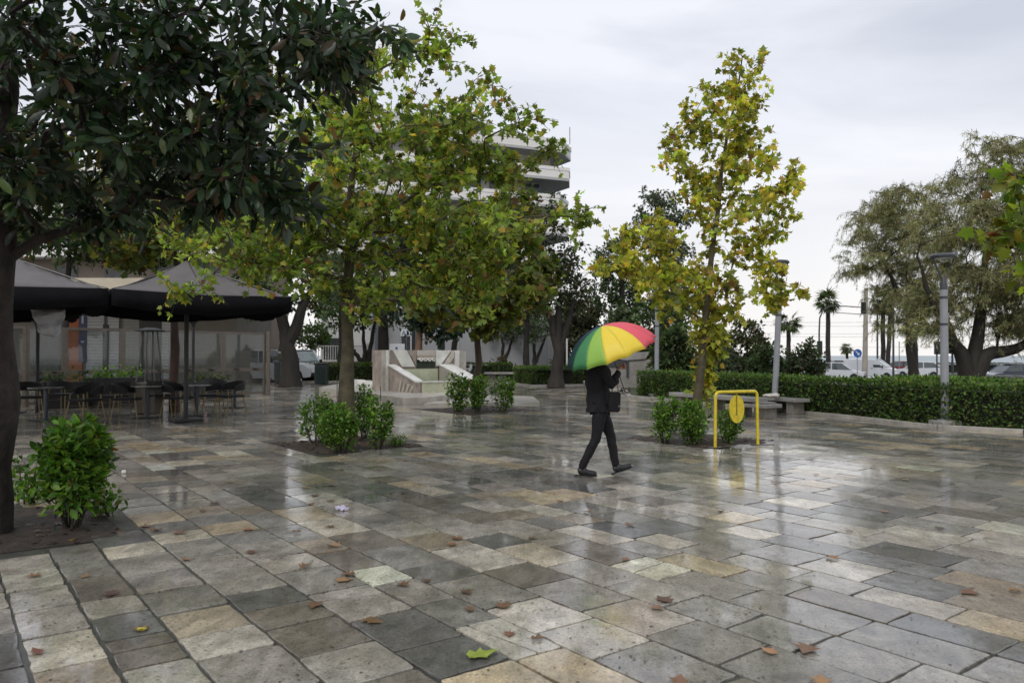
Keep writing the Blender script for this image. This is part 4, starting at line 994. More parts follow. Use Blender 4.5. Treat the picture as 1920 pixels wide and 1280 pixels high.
# clothes
kinkN = kN.lerp(hN, .5); kinkF = kF.lerp(hF, .5)
tr_nodes = [V(0, 0, .97), hN, kinkN, kN, kN.lerp(aN, .35), aN - (kN - aN) * .12, hF, kinkF, kF, kF.lerp(aF, .35), aF - (kF - aF) * .12]
tr_ed = [(0, 1), (1, 2), (2, 3), (3, 4), (4, 5), (0, 6), (6, 7), (7, 8), (8, 9), (9, 10)]
mb = MB(); mb.add(*skin(tr_nodes, tr_ed, [(.13, .155), (.108, .10), .090, .066, .062, .050, (.108, .10), .090, .066, .062, .050])); mb.v = [(x + .0028 * sin(z * 38 + y * 30) + .0016 * sin(z * 83 + x * 40 + y * 20), y + .002 * sin(z * 51 + x * 25), z) for x, y, z in mb.v]; mb.build('trousers', M_trous, person, smooth=True)
jk = [V(-.015, 0, .84), V(-.015, 0, .97), V(-.02, 0, 1.10), V(-.03, 0, 1.26), V(-.03, 0, 1.39), V(-.01, 0, 1.475),
      V(-.03, -.165, 1.40), V(-.03, -.165, 1.40).lerp(elN, .5) + V(0, -.01, 0), elN + V(0, -.01, -.01), elN.lerp(haN, .80),
      V(-.03, .165, 1.40), V(-.03, .165, 1.40).lerp(elF, .5), elF, elF.lerp(haF, .82)]
je = [(0, 1), (1, 2), (2, 3), (3, 4), (4, 5), (4, 6), (6, 7), (7, 8), (8, 9), (4, 10), (10, 11), (11, 12), (12, 13)]
mb = MB(); rings_ = [(.795, -.015, .155, .185), (.80, -.015, .162, .192), (.86, -.015, .160, .192), (.95, -.018, .152, .185), (1.05, -.02, .142, .172), (1.15, -.025, .142, .172), (1.25, -.03, .148, .182), (1.34, -.032, .142, .190), (1.41, -.03, .118, .168), (1.455, -.022, .085, .110), (1.49, -.01, .072, .078), (1.52, -.005, .070, .074)]
nj = 40; vj = []; fj = []
for k_, (z_, c_, a_, b_) in enumerate(rings_):
    for i in range(nj):
        t = 2 * pi * i / nj; fold = 1 + .035 * sin(t * 5 + z_ * 9) * (1.4 - z_) * 2 + .020 * sin(t * 9 - z_ * 22) + .016 * sin(t * 3 + z_ * 40); vj.append(V(c_ + a_ * cos(t) * fold, b_ * sin(t) * fold, z_ + .006 * sin(t * 3)))
for k_ in range(len(rings_) - 1):
    for i in range(nj): a = k_ * nj + i; b = k_ * nj + (i + 1) % nj; fj.append((a, b, b + nj, a + nj))
fj.append(tuple(range(nj - 1, -1, -1))); mb.add(vj, fj)
for s0, e0, w0 in ((jk[6], elN + V(0, -.01, -.01), haN), (jk[10], elF, haF)):
    sh0 = V(s0.x, s0.y * .70, s0.z - .01)
    mb.add(*skin([sh0, s0, s0.lerp(e0, .5) + V(.01, 0, 0), e0, e0.lerp(w0, .45), e0.lerp(w0, .86)], [(0, 1), (1, 2), (2, 3), (3, 4), (4, 5)], [.082, .084, .072, .068, .056, .044], 3))
rr = np.random.default_rng(5)
mb.v = [(x + .009 * sin(z * 31 + y * 14) + .007 * sin(z * 57 + x * 23), y + .006 * sin(z * 27 + x * 19), z + .004 * sin(x * 40)) for x, y, z in mb.v]
mb.build('jacket', M_coat, person, smooth=True)
mb = MB(); mb.add(*skin([V(-.01, 0, 1.66), V(-.035, 0, 1.60), V(-.055, 0, 1.52), V(-.075, 0, 1.42)], [(0, 1), (1, 2), (2, 3)], [(.105, .092), (.09, .088), (.06, .08), (.035, .06)], 2))
mb.build('hair', M_hair, person, smooth=True)
for a, dirv in ((aN, V(1, 0, -.02)), (aF, V(1, 0, .34))):
    dirv = dirv.normalized(); up = V(-dirv.z, 0, dirv.x)
    hl = a + V(-.005, 0, 0) - up * .075
    nd = [a + up * .01, a - up * .045, hl - dirv * .04, hl + dirv * .07, hl + dirv * .15, hl + dirv * .195 - up * .006]
    mb = MB(); mb.add(*skin(nd, [(0, 1), (1, 2), (1, 3), (3, 4), (4, 5)], [(.045, .042), (.052, .045), (.038, .036), (.042, .046), (.032, .044), (.022, .034)], 2))
    s_ = mb.build('shoe', M_shoe, person, smooth=True)
    mb = MB(); prof = [(-.085, .020), (-.07, .036), (0, .034), (.06, .038), (.12, .044), (.17, .036), (.195, .016)]
    base_ = hl - up * .031; pts = [base_ + dirv * x + V(0, w_, 0) for x, w_ in prof] + [base_ + dirv * x + V(0, -w_, 0) for x, w_ in reversed(prof)]
    mb.prism(pts, up * .012); mb.build('sole', M_sole, s_)

# ---- umbrella
tipw = P0 + V(.0, -.11, 1.90); rimc = P0 + V(.14, -.05, 1.525)
axis = (tipw - rimc).normalized(); Rm = .595; depth = .365
umb = empty('umbrella', rimc, 'open rainbow-panelled umbrella tilted back over the walking person', 'umbrella')
M3 = axis.to_track_quat('Z', 'Y').to_matrix()
# frame: X axis of the rim pointing right in the picture
ex = (V(1, 0, 0) - axis * axis.x).normalized(); ey = axis.cross(ex)
def um(px, py, pz): return ex * px + ey * py + axis * pz
NPAN = 14; colours = {0: (.80, .12, .16), 1: (.80, .12, .16), 2: (.86, .68, .07), 3: (.86, .68, .07), 4: (.33, .56, .10), 5: (.065, .27, .11), 6: (.016, .055, .06), 7: (.02, .04, .10), 8: (.03, .05, .25), 9: (.03, .05, .25), 10: (.16, .04, .22), 11: (.16, .04, .22), 12: (.55, .03, .15), 13: (.74, .075, .11)}
vs = []; fs = []; cols = []
def prof(t): return Rm * sin(t * 1.22) / sin(1.22), depth * (cos(t * 1.22) - cos(1.22)) / (1 - cos(1.22))
def panel_pts(k, nr=9, na=7):
    out = []
    for i in range(nr + 1):
        t = i / nr; r_, z_ = prof(t)
        for j in range(na + 1):
            v = j / na; s_ = 4 * v * (1 - v)
            th = -(k + v) * 2 * pi / NPAN          # from the right tip towards the camera side
            rr_ = r_ * (1 - .052 * s_ * t * t - .012 * s_ * t); zz = z_ - .0 + .010 * s_ * t
            out.append(um(rr_ * cos(th), rr_ * sin(th), zz))
    return out, nr, na
allv = []; flat = []; lts = []; cc = []
for k in range(NPAN):
    pts, nr_, na_ = panel_pts(k); o = len(allv); allv += [tuple(p) for p in pts]; cc += [colours[k]] * len(pts)
    for i in range(nr_):
        for j in range(na_):
            a = o + i * (na_ + 1) + j; flat += [a, a + 1, a + na_ + 2, a + na_ + 1]; lts.append(4)
mcan = leafmat('umbrella cloth', .22, .45, .4, 1.3)
can = soup('canopy', np.array(allv), flat, lts, np.array(cc), mcan, umb, smooth=True)
sd = can.modifiers.new('thick', 'SOLIDIFY'); sd.thickness = .0016
M_black = pm('black plastic', (.015, .015, .016), .4, .2, 12, .1)
M_steel = pm('brushed steel', (.35, .35, .36), .35, .1, 20, .1, metal=.9)
mb = MB(); mb.tube([um(0, 0, -.50), um(0, 0, depth + .005)], .0055, 8); mb.build('shaft', M_black, umb, smooth=True)
mb = MB(); mb.tube([um(0, 0, depth), um(0, 0, depth + .02), um(0, 0, depth + .075)], [.010, .006, .004], 8); mb.build('tip', M_black, umb, smooth=True)
hd = [um(0, 0, -.46), um(0, 0, -.50)] + [um(.035 - .035 * cos(a), 0, -.50 - .045 * sin(a)) for a in np.linspace(.3, pi + .5, 9)]
mb = MB(); mb.tube(hd, .011, 10); mb.build('handle', pm('dark wood', (.12, .09, .07), .35, .3, 20, .1), umb, smooth=True)
for k in range(NPAN):
    th = -k * 2 * pi / NPAN; q = []
    for i in range(7):
        r_, z_ = prof(i / 6); q.append(um(r_ * cos(th) * .995, r_ * sin(th) * .995, z_ - .006))
    mb = MB(); mb.tube(q, .0018, 5); rb = mb.build('rib', M_steel, umb)
    mb = MB(); r_, z_ = prof(.5); mb.tube([um(0, 0, -.02), um(r_ * cos(th), r_ * sin(th), z_ - .006)], .0015, 4); mb.build('strut', M_steel, rb)
# ---- handbag hanging from the near arm
bagp = P0 + V(.155, -.20, .83)
bag = empty('handbag', bagp, 'black shoulder bag with tan strap hanging at the front of the walking person', 'bag')
mb = MB(); mb.box((0, 0, .10), (.15, .07, .25), bev=.03, ry=.05); mb.build('bag_body', M_coat, bag, smooth=True)
mb = MB(); q = [V(-.03, 0, .20), V(-.02, 0, .30), V(.01, .01, .36), V(.045, .01, .30), V(.05, 0, .21), V(.055, 0, .12), V(.05, -.03, .04)]
mb.tube(q, [.009] * 7, 6); mb.build('strap', pm('tan leather', (.30, .19, .12), .5, .2, 20, .1), bag, smooth=True)

# ================================================================== yellow hoop barrier
M_yel = pm('yellow paint', (.60, .47, .015), .38, .22, 14, .15, coat=.3, bscale=60)
bL = G(1341, 839); bR = G(1421, 834)
dv = bR - bL; ln = dv.length; az = math.atan2(dv.y, dv.x)
bar = empty('hoop_barrier', bL, 'yellow steel hoop barrier with an oval disc hanging in it', 'barrier', rz=az)
hh = .90; rc = .07
q = [V(0, 0, 0), V(0.005, 0, hh * .5), V(.012, 0, hh - rc)] + [V(.012 + rc - rc * cos(a), 0, hh - rc + rc * sin(a)) for a in np.linspace(.3, pi / 2, 4)] + \
    [V(ln - rc - .012 + rc * sin(a), 0, hh - rc + rc * cos(a)) for a in np.linspace(0, pi / 2, 5)] + [V(ln - .012, 0, hh - rc - .02), V(ln, 0, 0)]
mb = MB(); mb.tube(q, .026, 12); mb.build('hoop', M_yel, bar, smooth=True)
Md = Matrix.Rotation(pi / 2, 3, 'X') @ Matrix.Identity(3)
mb = MB(); nn_ = 28; prof_ = []
cx_, cz_ = ln * .50, hh - .285
front = [V(cx_ + .155 * cos(a), -.009, cz_ + .232 * sin(a)) for a in np.linspace(0, 2 * pi, nn_, endpoint=False)]
mb.prism(front, (0, .018, 0)); disc = mb.build('disc', M_yel, bar)
mb = MB(); mb.box((cx_ - .01, -.014, hh - .20), (.018, .008, .36)); mb.lathe((cx_ - .01, -.014, cz_ - .09), [(.012, -.006), (.012, .006)], 10, M=Md)
mb.build('hanger_strip', pm('worn ochre paint', (.22, .17, .03), .5, .3, 12, .3), disc)
for x_ in (0, ln):
    mb = MB(); mb.box((x_ + .08, -.02, .006), (.40, .07, .008), rz=-.25); mb.build('foot_plate', pm('dark wet iron', (.03, .025, .022), .5, .3, 12, .4, wet=.5), bar)

# ================================================================== lamp posts
M_pole = pm('grey painted pole', (.26, .27, .295), .45, .10, 5, .1, spec=.5, coat=.2)
M_dgrey = pm('dark grey metal', (.045, .05, .058), .4, .15, 8, .1)
M_conc = pm('concrete', (.27, .26, .24), .7, .25, 5, .5, bscale=50)
def lamppost(label, p, h, seed, lean=0):
    e = empty('street_lamp', p, label, 'street lamp', 'lamp posts of the square')
    mb = MB(); mb.box((0, 0, .07), (.46, .42, .16), bev=.02, rz=.2); mb.build('base', M_conc, e)
    hp = h - .75; mb = MB(); mb.tube([V(0, 0, .12), V(lean * .5, 0, hp * .5), V(lean, 0, hp)], [.082, .078, .074], 16); mb.lathe((0, 0, .15), [(.15, 0), (.15, .02), (.09, .025)], 16); mb.build('pole', M_pole, e, smooth=True)
    mb = MB()
    for z_ in (hp - .16, hp - .72): mb.lathe((lean * z_ / hp, 0, z_), [(.079, -.022), (.086, -.022), (.086, .022), (.079, .022)], 16)
    mb.build('collar', M_dgrey, e, smooth=True)
    mb = MB(); mb.lathe((lean, 0, hp), [(.076, 0), (.072, .12), (.05, .22), (.045, .24)], 14)
    mb.tube([V(lean - .03, 0, hp + .2), V(lean - .10, 0, hp + .38), V(lean - .235, 0, hp + .68)], [.026, .024, .020], 8)
    mb.tube([V(lean + .03, 0, hp + .2), V(lean + .10, 0, hp + .38), V(lean + .235, 0, hp + .68)], [.020, .018, .015], 8); mb.build('fork_bracket', M_dgrey, e, smooth=True)
    mb = MB(); mb.lathe((lean, 0, hp + .66), [(.23, 0), (.255, .01), (.26, .05), (.22, .085), (.08, .105)], 24); mb.build('lamp_head', M_dgrey, e, smooth=True)
    mb = MB(); mb.lathe((lean, 0, hp + .645), [(.10, 0), (.205, .004), (.205, .014)], 24); mb.build('diffuser', pm('lamp diffuser', (.45, .46, .46), .2, .05, 10, .0), e, smooth=True)
    return e
lamppost('nearest grey lamp post standing in front of the long hedge at the right', G(1772, 801), 3.62, 1)
lamppost('slightly leaning grey lamp post behind the stone bench', G(1452, 771), 4.05, 2, lean=.16)
lamppost('grey lamp post beside the umbrella, its head hidden in the yellow tree', G(1231, 746), 4.0, 3, lean=.03)

# ================================================================== benches
M_slab = pm('wet marble slab', (.30, .29, .275), .45, .2, 3, .3, wet=.8, bscale=40)
M_block = pm('rough stone block', (.22, .20, .175), .7, .3, 5, .8, bscale=25)
bA = G(1262, 768); bB = G(1436, 786)
dv = (bB - bA); az = math.atan2(dv.y, dv.x); ln = dv.length
bn = empty('stone_bench', bA, 'long bench of grey stone slabs on blocks in front of the long hedge', 'bench', rz=az)
mb = MB(); mb.box((ln * .42, .22, .43), (ln * .92, .52, .10), bev=.012); mb.build('seat', M_slab, bn)
mb = MB(); mb.box((ln * .86, .16, .30), (ln * .30, .60, .085), rz=.12, bev=.012); mb.build('seat', M_slab, bn)
for x_ in (.16, ln * .42, ln * .70, ln * .93):
    mb = MB(); mb.box((x_, .22, .185), (.34, .40, .40), bev=.02); mb.build('support_block', M_block, bn)
bn2p = G(1500, 776)
b2 = empty('stone_bench', bn2p + V(-.3, .2, 0), 'short low stone bench just right of the long bench, carrying a pale bag', 'bench', rz=az - .1)
mb = MB(); mb.box((-.1, .1, .36), (1.25, .48, .09), bev=.012); mb.build('seat', M_slab, b2)
mb = MB(); mb.box((-.55, .1, .155), (.3, .38, .33), bev=.02); mb.build('support_block', M_block, b2)
mb = MB(); mb.box((.25, .1, .155), (.24, .38, .33), bev=.02); mb.build('support_block', M_block, b2)
mb = MB(); mb.ball((0, 0, .05), (.22, .14, .055), 16, 10); mb.ball((.13, .02, .07), (.11, .09, .05), 12, 8)
mb.v = [(x + .012 * sin(y * 40), y + .01 * sin(x * 37), max(0.0, z + .008 * sin(x * 50 + y * 30))) for x, y, z in mb.v]
bg_ = mb.build('paper_bag', pm('pale paper', (.50, .47, .42), .6, .15, 8, .5), smooth=True); bg_.location = b2.location + V(-.38, .0, .407); tag(bg_, 'crumpled pale bag left on the right end of the stone benches', 'bag')
fb = G(937, 716); e = empty('stone_bench', fb, 'small flat-topped bench on one leg in front of the dark hedge', 'bench')
mb = MB(); mb.box((0, 0, .50), (1.75, .6, .12), bev=.015); mb.build('seat', M_slab, e)
mb = MB(); mb.box((.15, 0, .21), (.42, .42, .46), bev=.02); mb.build('support_block', pm('dark stone', (.10, .095, .09), .7, .3, 6, .5), e)
mb = MB(); mb.box((-.45, .05, .21), (.5, .3, .46), bev=.02); mb.build('support_block', M_block, e)
# stone kiosk wall behind the umbrella
e = empty('stone_bench', G(1196, 728), 'pale stone monument block behind the umbrella with a dark curved slab', 'monument')
e.name = 'stone_monument'
mb = MB(); mb.box((.15, .3, .65), (1.35, .5, 1.30), bev=.02); mb.box((-1.0, .3, .52), (1.0, .45, 1.02), bev=.02); mb.build('wall', pm('weathered marble', (.27, .255, .235), .6, .2, 2, .3), e)
mb = MB(); mb.prism([V(-1.75, -.02, 1.62), V(.55, -.02, 1.66), V(.35, -.02, 1.34), V(-.5, -.02, 1.28), V(-1.75, -.02, 1.40)], (0, .7, 0)); mb.build('top_slab', M_slab, e)
mb = MB(); mb.prism([V(-1.5, .0, 1.27), V(-.55, .0, 1.27), V(-.50, .0, .98), V(-1.4, .0, 1.0)], (0, .05, 0)); mb.box((-.47, -.0, .9), (.10, .08, .74)); mb.build('dark_panel', M_dgrey, e)

# ================================================================== fountain
M_marb = pm('grey-beige marble', (.44, .41, .36), .5, .32, 1.6, .4, bscale=25, wet=.4, col2=(.56, .52, .46))
M_pink = pm('brown stone cladding', (.31, .26, .22), .6, .38, 2.5, .6, bscale=25, wet=.3)
M_white = pm('white marble', (.66, .65, .61), .4, .25, 2, .2, wet=.4)
M_green = pm('pale green basin render', (.48, .52, .38), .5, .2, 2, .3, wet=.3, col2=(.60, .60, .42))
M_niche = pm('dark green niche', (.030, .045, .025), .6, .5, 8, .6)  # flat niche panel in a dark, uneven green
FT = math.atan2(U2[1], U2[0])
A_ = at(722, 731, 27.7); A_.z = 0
ft = empty('fountain', A_, 'angular marble fountain with sloping basin and four round spouts', 'fountain', rz=FT)
Lw = 3.33; hw = 1.69; z0 = .22
mb = MB()                                            # local: x along the wall, -y towards the viewer
mb.box((Lw / 2, .5, (hw + 0) / 2), (Lw, 1.0, hw)); mb.build('back_wall', M_pink, ft)
def onwall(name, poly, mat, y=-.03, th=.03, par=None):
    mb = MB(); mb.prism([V(x, y, z) for x, z in poly], (0, th - .001, 0)); return mb.build(name, mat, par or ft)
zt = hw
onwall('wall_panel', [(-.14, z0), (.16, z0), (.16, zt), (-.14, zt)], M_marb, -.05, .05)
onwall('wall_panel', [(.0, z0), (.10, z0), (.10, zt - .01), (.0, zt - .01)], M_white, -.085, .035)
onwall('wall_panel', [(.20, zt), (.60, zt - .005), (.55, 1.02), (.95, 1.0), (.60, 1.02), (.20, 1.14)][:4], M_marb, -.04, .04) if False else None
onwall('wall_panel', [(.27, zt), (.86, zt), (1.20, 1.08), (.66, 1.08)], M_white, -.06, .06)
onwall('wall_panel', [(.90, zt), (1.26, zt), (1.26, 1.10)], M_pink, -.05, .05)
onwall('wall_panel', [(2.10, zt), (2.78, zt), (2.28, 1.10), (2.10, 1.10)], M_white, -.06, .06)
onwall('wall_panel', [(2.84, zt), (2.92, zt), (2.92, 1.42), (2.62, 1.10), (2.40, 1.10)], M_marb, -.05, .05)
onwall('wall_panel', [(2.95, z0), (3.14, z0), (3.14, zt), (2.95, zt)], M_white, -.08, .08)
onwall('wall_panel', [(3.17, z0), (3.47, z0), (3.47, zt - .04), (3.17, zt - .02)], M_marb, -.04, .04)
onwall('wall_panel', [(1.28, 1.50), (2.08, 1.50), (2.08, zt), (1.28, zt)], M_marb, -.05, .05)
onwall('wall_panel', [(1.28, 1.34), (2.08, 1.34), (2.08, 1.497), (1.28, 1.497)], M_pink, -.045, .045)
onwall('niche', [(1.28, 1.02), (2.08, 1.02), (2.08, 1.337), (1.28, 1.337)], M_niche, -.012, .012)
for k in range(4):
    mb = MB(); c = V(1.42 + k * .178, -.10, 1.34); pr = []
    M_ = Matrix.Rotation(pi / 2, 3, 'X')
    mb.lathe(c, [(.040, -.02), (.066, -.02), (.066, .05), (.040, .05), (.036, .045), (.036, -.015)], 18, M=M_); mb.box(c + V(-.07, .03, .03), (.10, .06, .05)); mb.build('spout', M_white, ft, smooth=True)
# trough: side walls fall from 1.13 to .56
wF = 2.1; D = 2.05; x0_, x1_ = .12, .12 + wF
def side(x, th, sgn):
    mb = MB(); mb.prism([V(x, -.06, z0), V(x, -.06, 1.12), V(x, -D, .57), V(x, -D, z0)], (th, 0, 0)); return mb
side(x0_, .16, 1).build('basin_wall', M_pink, ft)
for k in range(4):
    mb = MB(); y_ = -.80 - k * .27; mb.prism([V(x0_ - .03, y_, z0), V(x0_ - .03, y_ - .10, z0), V(x0_ - .03, y_ - .26, z0 + .34 - k * .05), V(x0_ - .03, y_ - .15, z0 + .40 - k * .05)], (.029, 0, 0)); mb.build('relief_bar', M_marb, ft)
side(x1_ + .02, .55, 1).build('basin_wall', M_marb, ft)
mb = MB(); mb.prism([V(x0_ - .05, -.09, 1.125), V(x0_ - .05, -.09, 1.175), V(x0_ - .05, -D, .62), V(x0_ - .05, -D, .572)], (.30, 0, 0)); mb.build('coping', M_white, ft)
mb = MB(); mb.prism([V(x1_ + .0, -.09, 1.125), V(x1_ + .0, -.09, 1.17), V(x1_ + .0, -D - .05, .615), V(x1_ + .0, -D - .05, .572)], (.60, 0, 0)); mb.build('coping', M_white, ft)
mb = MB(); mb.box((x0_ + wF / 2 + .1, -D + .07, (z0 + .56) / 2), (wF - .22, .14, .56 - z0)); mb.build('basin_front', M_green, ft)
mb = MB(); mb.box((x0_ + wF / 2 + .1, -D + .07, .585), (wF - .24, .20, .045), bev=.008); mb.build('coping', M_white, ft)
mb = MB(); mb.box((x0_ + wF / 2 + .08, -.075, (z0 + 1.0) / 2), (wF - .26, .03, 1.0 - z0)); mb.build('basin_back', M_green, ft)
mb = MB(); mb.prism([V(x0_ + .17, -.1, .95), V(x0_ + .17, -1.2, .62), V(x0_ + .17, -1.2, z0 + .02), V(x0_ + .17, -.1, z0 + .02)], (.55, 0, 0)); mb.build('basin_step', M_green, ft)
mb = MB(); mb.box((x0_ + wF / 2 + .1, -D / 2, .36), (wF - .28, D - .2, .03)); mb.build('water', pm('still basin water', (.10, .14, .10), .05, .1, 3, .05, bscale=6), ft)
pl = [G(598, 736), G(652, 744), G(759, 760), G(800, 758), G(838, 753), G(868, 744), G(905, 733), G(880, 722), G(700, 722), G(640, 727)]
base_c = G(759, 745); e = empty('fountain_platform', base_c, 'low pale stone platform under the fountain', 'platform')
mb = MB(); mb.prism([p - base_c - V(0, 0, .05) for p in pl], (0, 0, .27)); mb.build('plinth', M_marb, e)
mb = MB(); mb.prism([p - base_c + V(0, 0, -.02) for p in (G(795, 760), G(1012, 757), G(1000, 746), G(850, 742))], (0, 0, .08)); mb.build('step', M_marb, e)
mb = MB(); q = G(668, 731); mb.box((0, 0, .29), (1.05, 1.3, .16), rz=.3, bev=.01); mb.box((-.2, -.1, .40), (.8, 1.0, .05), rz=.3, ry=.03, bev=.01); o = mb.build('marble_block', M_white); o.location = q + V(0, .9, 0); tag(o, 'white marble block lying left of the fountain on the platform', 'stone block')
# ================================================================== cafe parasols
M_canv = pm('taupe canvas', (.125, .114, .116), .8, .1, 3, .2, bscale=160, wet=.15)
M_val = pm('black valance cloth', (.009, .009, .011), .95, .15, 5, .3, bscale=120, spec=.1)
M_alu = pm('grey aluminium', (.15, .145, .135), .45, .1, 10, .1, metal=.3)
M_pole2 = pm('black metal', (.018, .018, .018), .5, .2, 10, .15)
def parasol(label, c, side, rz, eave, apex):
    e = empty('cafe_parasol', c, label, 'parasol', 'large square parasols of the cafe', rz)
    h = side / 2; n = 8
    mb = MB(); vs = []; fs = []
    # eight facets sagging slightly, with a solid edge
    def P(u, v):
        m = max(abs(u), abs(v)); z = apex - (apex - eave) * m - .07 * sin(pi * m) - .03 * sin(pi * m) * sin(5 * math.atan2(v, u)) * (m < .99)
        tt = min(abs(u), abs(v)) / max(m, 1e-6); z += -.05 * m * (1 - tt)   # hips stand proud
        return V(u * h, v * h, z)
    k = 16
    for i in range(k + 1):
        for j in range(k + 1): vs.append(P(-1 + 2 * i / k, -1 + 2 * j / k))
    for i in range(k):
        for j in range(k): a = i * (k + 1) + j; fs.append((a, a + 1, a + k + 2, a + k + 1))
    mb.add(vs, fs); cn = mb.build('canopy', M_canv, e, smooth=True); s_ = cn.modifiers.new('t', 'SOLIDIFY'); s_.thickness = .006
    mb = MB(); rr = random.Random(5); per = []
    m_ = 14
    for sd_ in range(4):
        for i in range(m_):
            t = -1 + 2 * i / m_; u, v = [(t, -1), (1, t), (-t, 1), (-1, -t)][sd_]
            per.append((u, v, i / m_))
    vs = []; fs = []
    for (u, v, t) in per:
        p = P(u, v); sag = .10 * sin(pi * t); d_ = .33 + sag + rr.uniform(-.01, .01); w_ = .015 * sin(t * 40)
        vs += [p + V(u * .006, v * .006, .004), V(p.x * (1 + w_), p.y * (1 + w_), p.z - d_)]
    N_ = len(per)
    for i in range(N_): a = 2 * i; b = 2 * ((i + 1) % N_); fs.append((a, b, b + 1, a + 1))
    mb.add(vs, fs); vl = mb.build('valance', M_val, e, smooth=True); s_ = vl.modifiers.new('t', 'SOLIDIFY'); s_.thickness = .004
    mb = MB(); mb.tube([V(0, 0, .05), V(0, 0, apex - .05)], .05, 12); mb.box((0, 0, .04), (.62, .62, .08), bev=.015); mb.build('pole', M_pole2, e, smooth=True)
    for a in range(8):
        an = a * pi / 4; u, v = [(1, 0), (1, 1), (0, 1), (-1, 1), (-1, 0), (-1, -1), (0, -1), (1, -1)][a]
        mb = MB(); mb.tube([V(0, 0, apex - .10), P(u, v) + V(0, 0, -.035)], .014, 5); mb.tube([V(0, 0, eave - .35), P(u * .55, v * .55) + V(0, 0, -.04)], .012, 5); mb.build('rib', M_alu, e)
    for u, v in ((1, 1), (-1, 1), (-1, -1), (1, -1), (1, 0), (0, 1), (-1, 0), (0, -1)):
        mb = MB(); mb.tube([P(u * t, v * t) + V(0, 0, .005) for t in np.linspace(.03, .995, 14)], .006, 5); mb.build('seam', M_val, cn)
    mb = MB(); mb.lathe((0, 0, apex - .02), [(.07, 0), (.07, .04), (.02, .07)], 12); mb.build('finial', M_val, e, smooth=True)
    return e
RZ = R(36)
pc1 = V(-7.42, 17.5, 0)
pr = parasol('right-hand taupe cafe parasol with black valance, nearest the middle plane tree', pc1, 3.6, RZ, 2.80, 3.68)
ux = V(cos(RZ), sin(RZ), 0); uy = V(-sin(RZ), cos(RZ), 0)
parasol_l = copy_tree(pr, loc=pc1 - ux * 3.66, label='left-hand taupe cafe parasol with black valance, cut off by the dark trunk')
copy_tree(pr, loc=pc1 - ux * 3.66 + uy * 3.7 , label='cafe parasol behind the left-hand one, seen under its edge')

# glass wind screens
G_scr = glass('screen glass')
M_frame = pm('brown-grey frame', (.125, .105, .085), .5, .15, 8, .1, coat=.2)
def screen(label, p, q, h=2.35, zt=.04):
    d = q - p; ln = d.length; e = empty('glass_screen', p, label, 'glass screen', 'glass wind screens round the terrace', math.atan2(d.y, d.x))
    mb = MB()
    for x_ in (0.04, ln - .04): mb.box((x_, 0, h / 2), (.09, .07, h - .02))
    for z_ in (.10, .98, h - .04): mb.box((ln / 2, 0, z_), (ln - .16, .06, .08 if z_ != .98 else .12))
    mb.build('frame', M_frame, e)
    mb = MB(); mb.box((ln / 2, 0, (1.04 + h - .08) / 2), (ln - .17, .012, h - .08 - 1.04)); mb.build('upper_pane', G_scr, e)
    mb = MB(); mb.box((ln / 2, 0, .53), (ln - .17, .012, .78)); mb.build('lower_pane', G_scr, e)
    for x_ in (ln * .3, ln * .75):
        mb = MB(); mb.box((x_, -.06, 1.0), (.22, .08, .03), ry=.15, bev=.01); mb.build('clamp_handle', M_pole2, e)
    return e
pts = [at(-40, 700, 21.6), at(48, 700, 22.2), at(121, 700, 23.2), at(229, 700, 24.6), at(322, 700, 26), at(418, 700, 27.6), at(497, 700, 29)]
labs = ['glass wind screen half hidden by the dark trunk', 'narrow glass wind screen right of the dark trunk under the plastic sheet', 'glass wind screen in front of the orange shop front', 'glass wind screen beside the metal heater under the right parasol',
        'glass wind screen behind the black parasol pole', 'last glass wind screen at the open end of the terrace']
for a, b, lb in zip(pts[:-1], pts[1:], labs):
    a = a.copy(); b = b.copy(); a.z = b.z = 0; screen(lb, a, b)
# end return of the screens
a = at(503, 700, 29); a.z = 0; mb = MB(); mb.box((0, 0, 1.2), (.12, .12, 2.4)); o = mb.build('screen_post', M_frame); o.location = a; tag(o, 'brown end post of the glass screens beside the white car', 'post')
# heaters, posts, plastic sheet
def hpost(name, label, cat, p, h, r_, mat, parts=()):
    e = empty(name, p, label, cat); mb = MB(); mb.tube([V(0, 0, 0), V(0, 0, h)], r_, 10); mb.build('pole', mat, e, smooth=True); return e
q = G(281, 776); e = empty('patio_heater', V(at(281, 700, 20).x, 20.0, 0), 'steel pyramid patio heater under the right parasol', 'patio heater')
mb = MB(); mb.box((0, 0, .4), (.5, .5, .8), bev=.02); mb.build('base', M_frame, e)
for sx_, sy_ in ((-1, -1), (1, -1), (1, 1), (-1, 1)):
    mb = MB(); mb.tube([V(sx_ * .24, sy_ * .24, .8), V(sx_ * .12, sy_ * .12, 2.15)], .018, 6); mb.build('leg', M_alu, e)
mb = MB(); mb.tube([V(0, 0, .8), V(0, 0, 2.1)], .06, 12); mb.build('glass_tube', G_scr, e, smooth=True)
mb = MB(); mb.lathe((0, 0, 2.12), [(.36, 0), (.36, .03), (.12, .10)], 16); mb.build('hood', M_pole2, e, smooth=True)
for px, Yp, hgt, lb in ((362, 25, 2.62, 'black slim patio lamp with flared head behind the parasol pole'), (70, 20, 2.4, 'black post behind the hanging plastic sheet')):
    p = at(px, 700, Yp); p.z = 0; e = empty('terrace_post', p, lb, 'post'); mb = MB(); mb.tube([V(0, 0, 0), V(0, 0, hgt - .15)], .045, 10); mb.build('pole', M_pole2, e, smooth=True)
    mb = MB(); mb.lathe((0, 0, hgt - .2), [(.05, 0), (.07, .1), (.15, .18), (.15, .2)], 14); mb.build('flared_head', M_pole2, e, smooth=True)
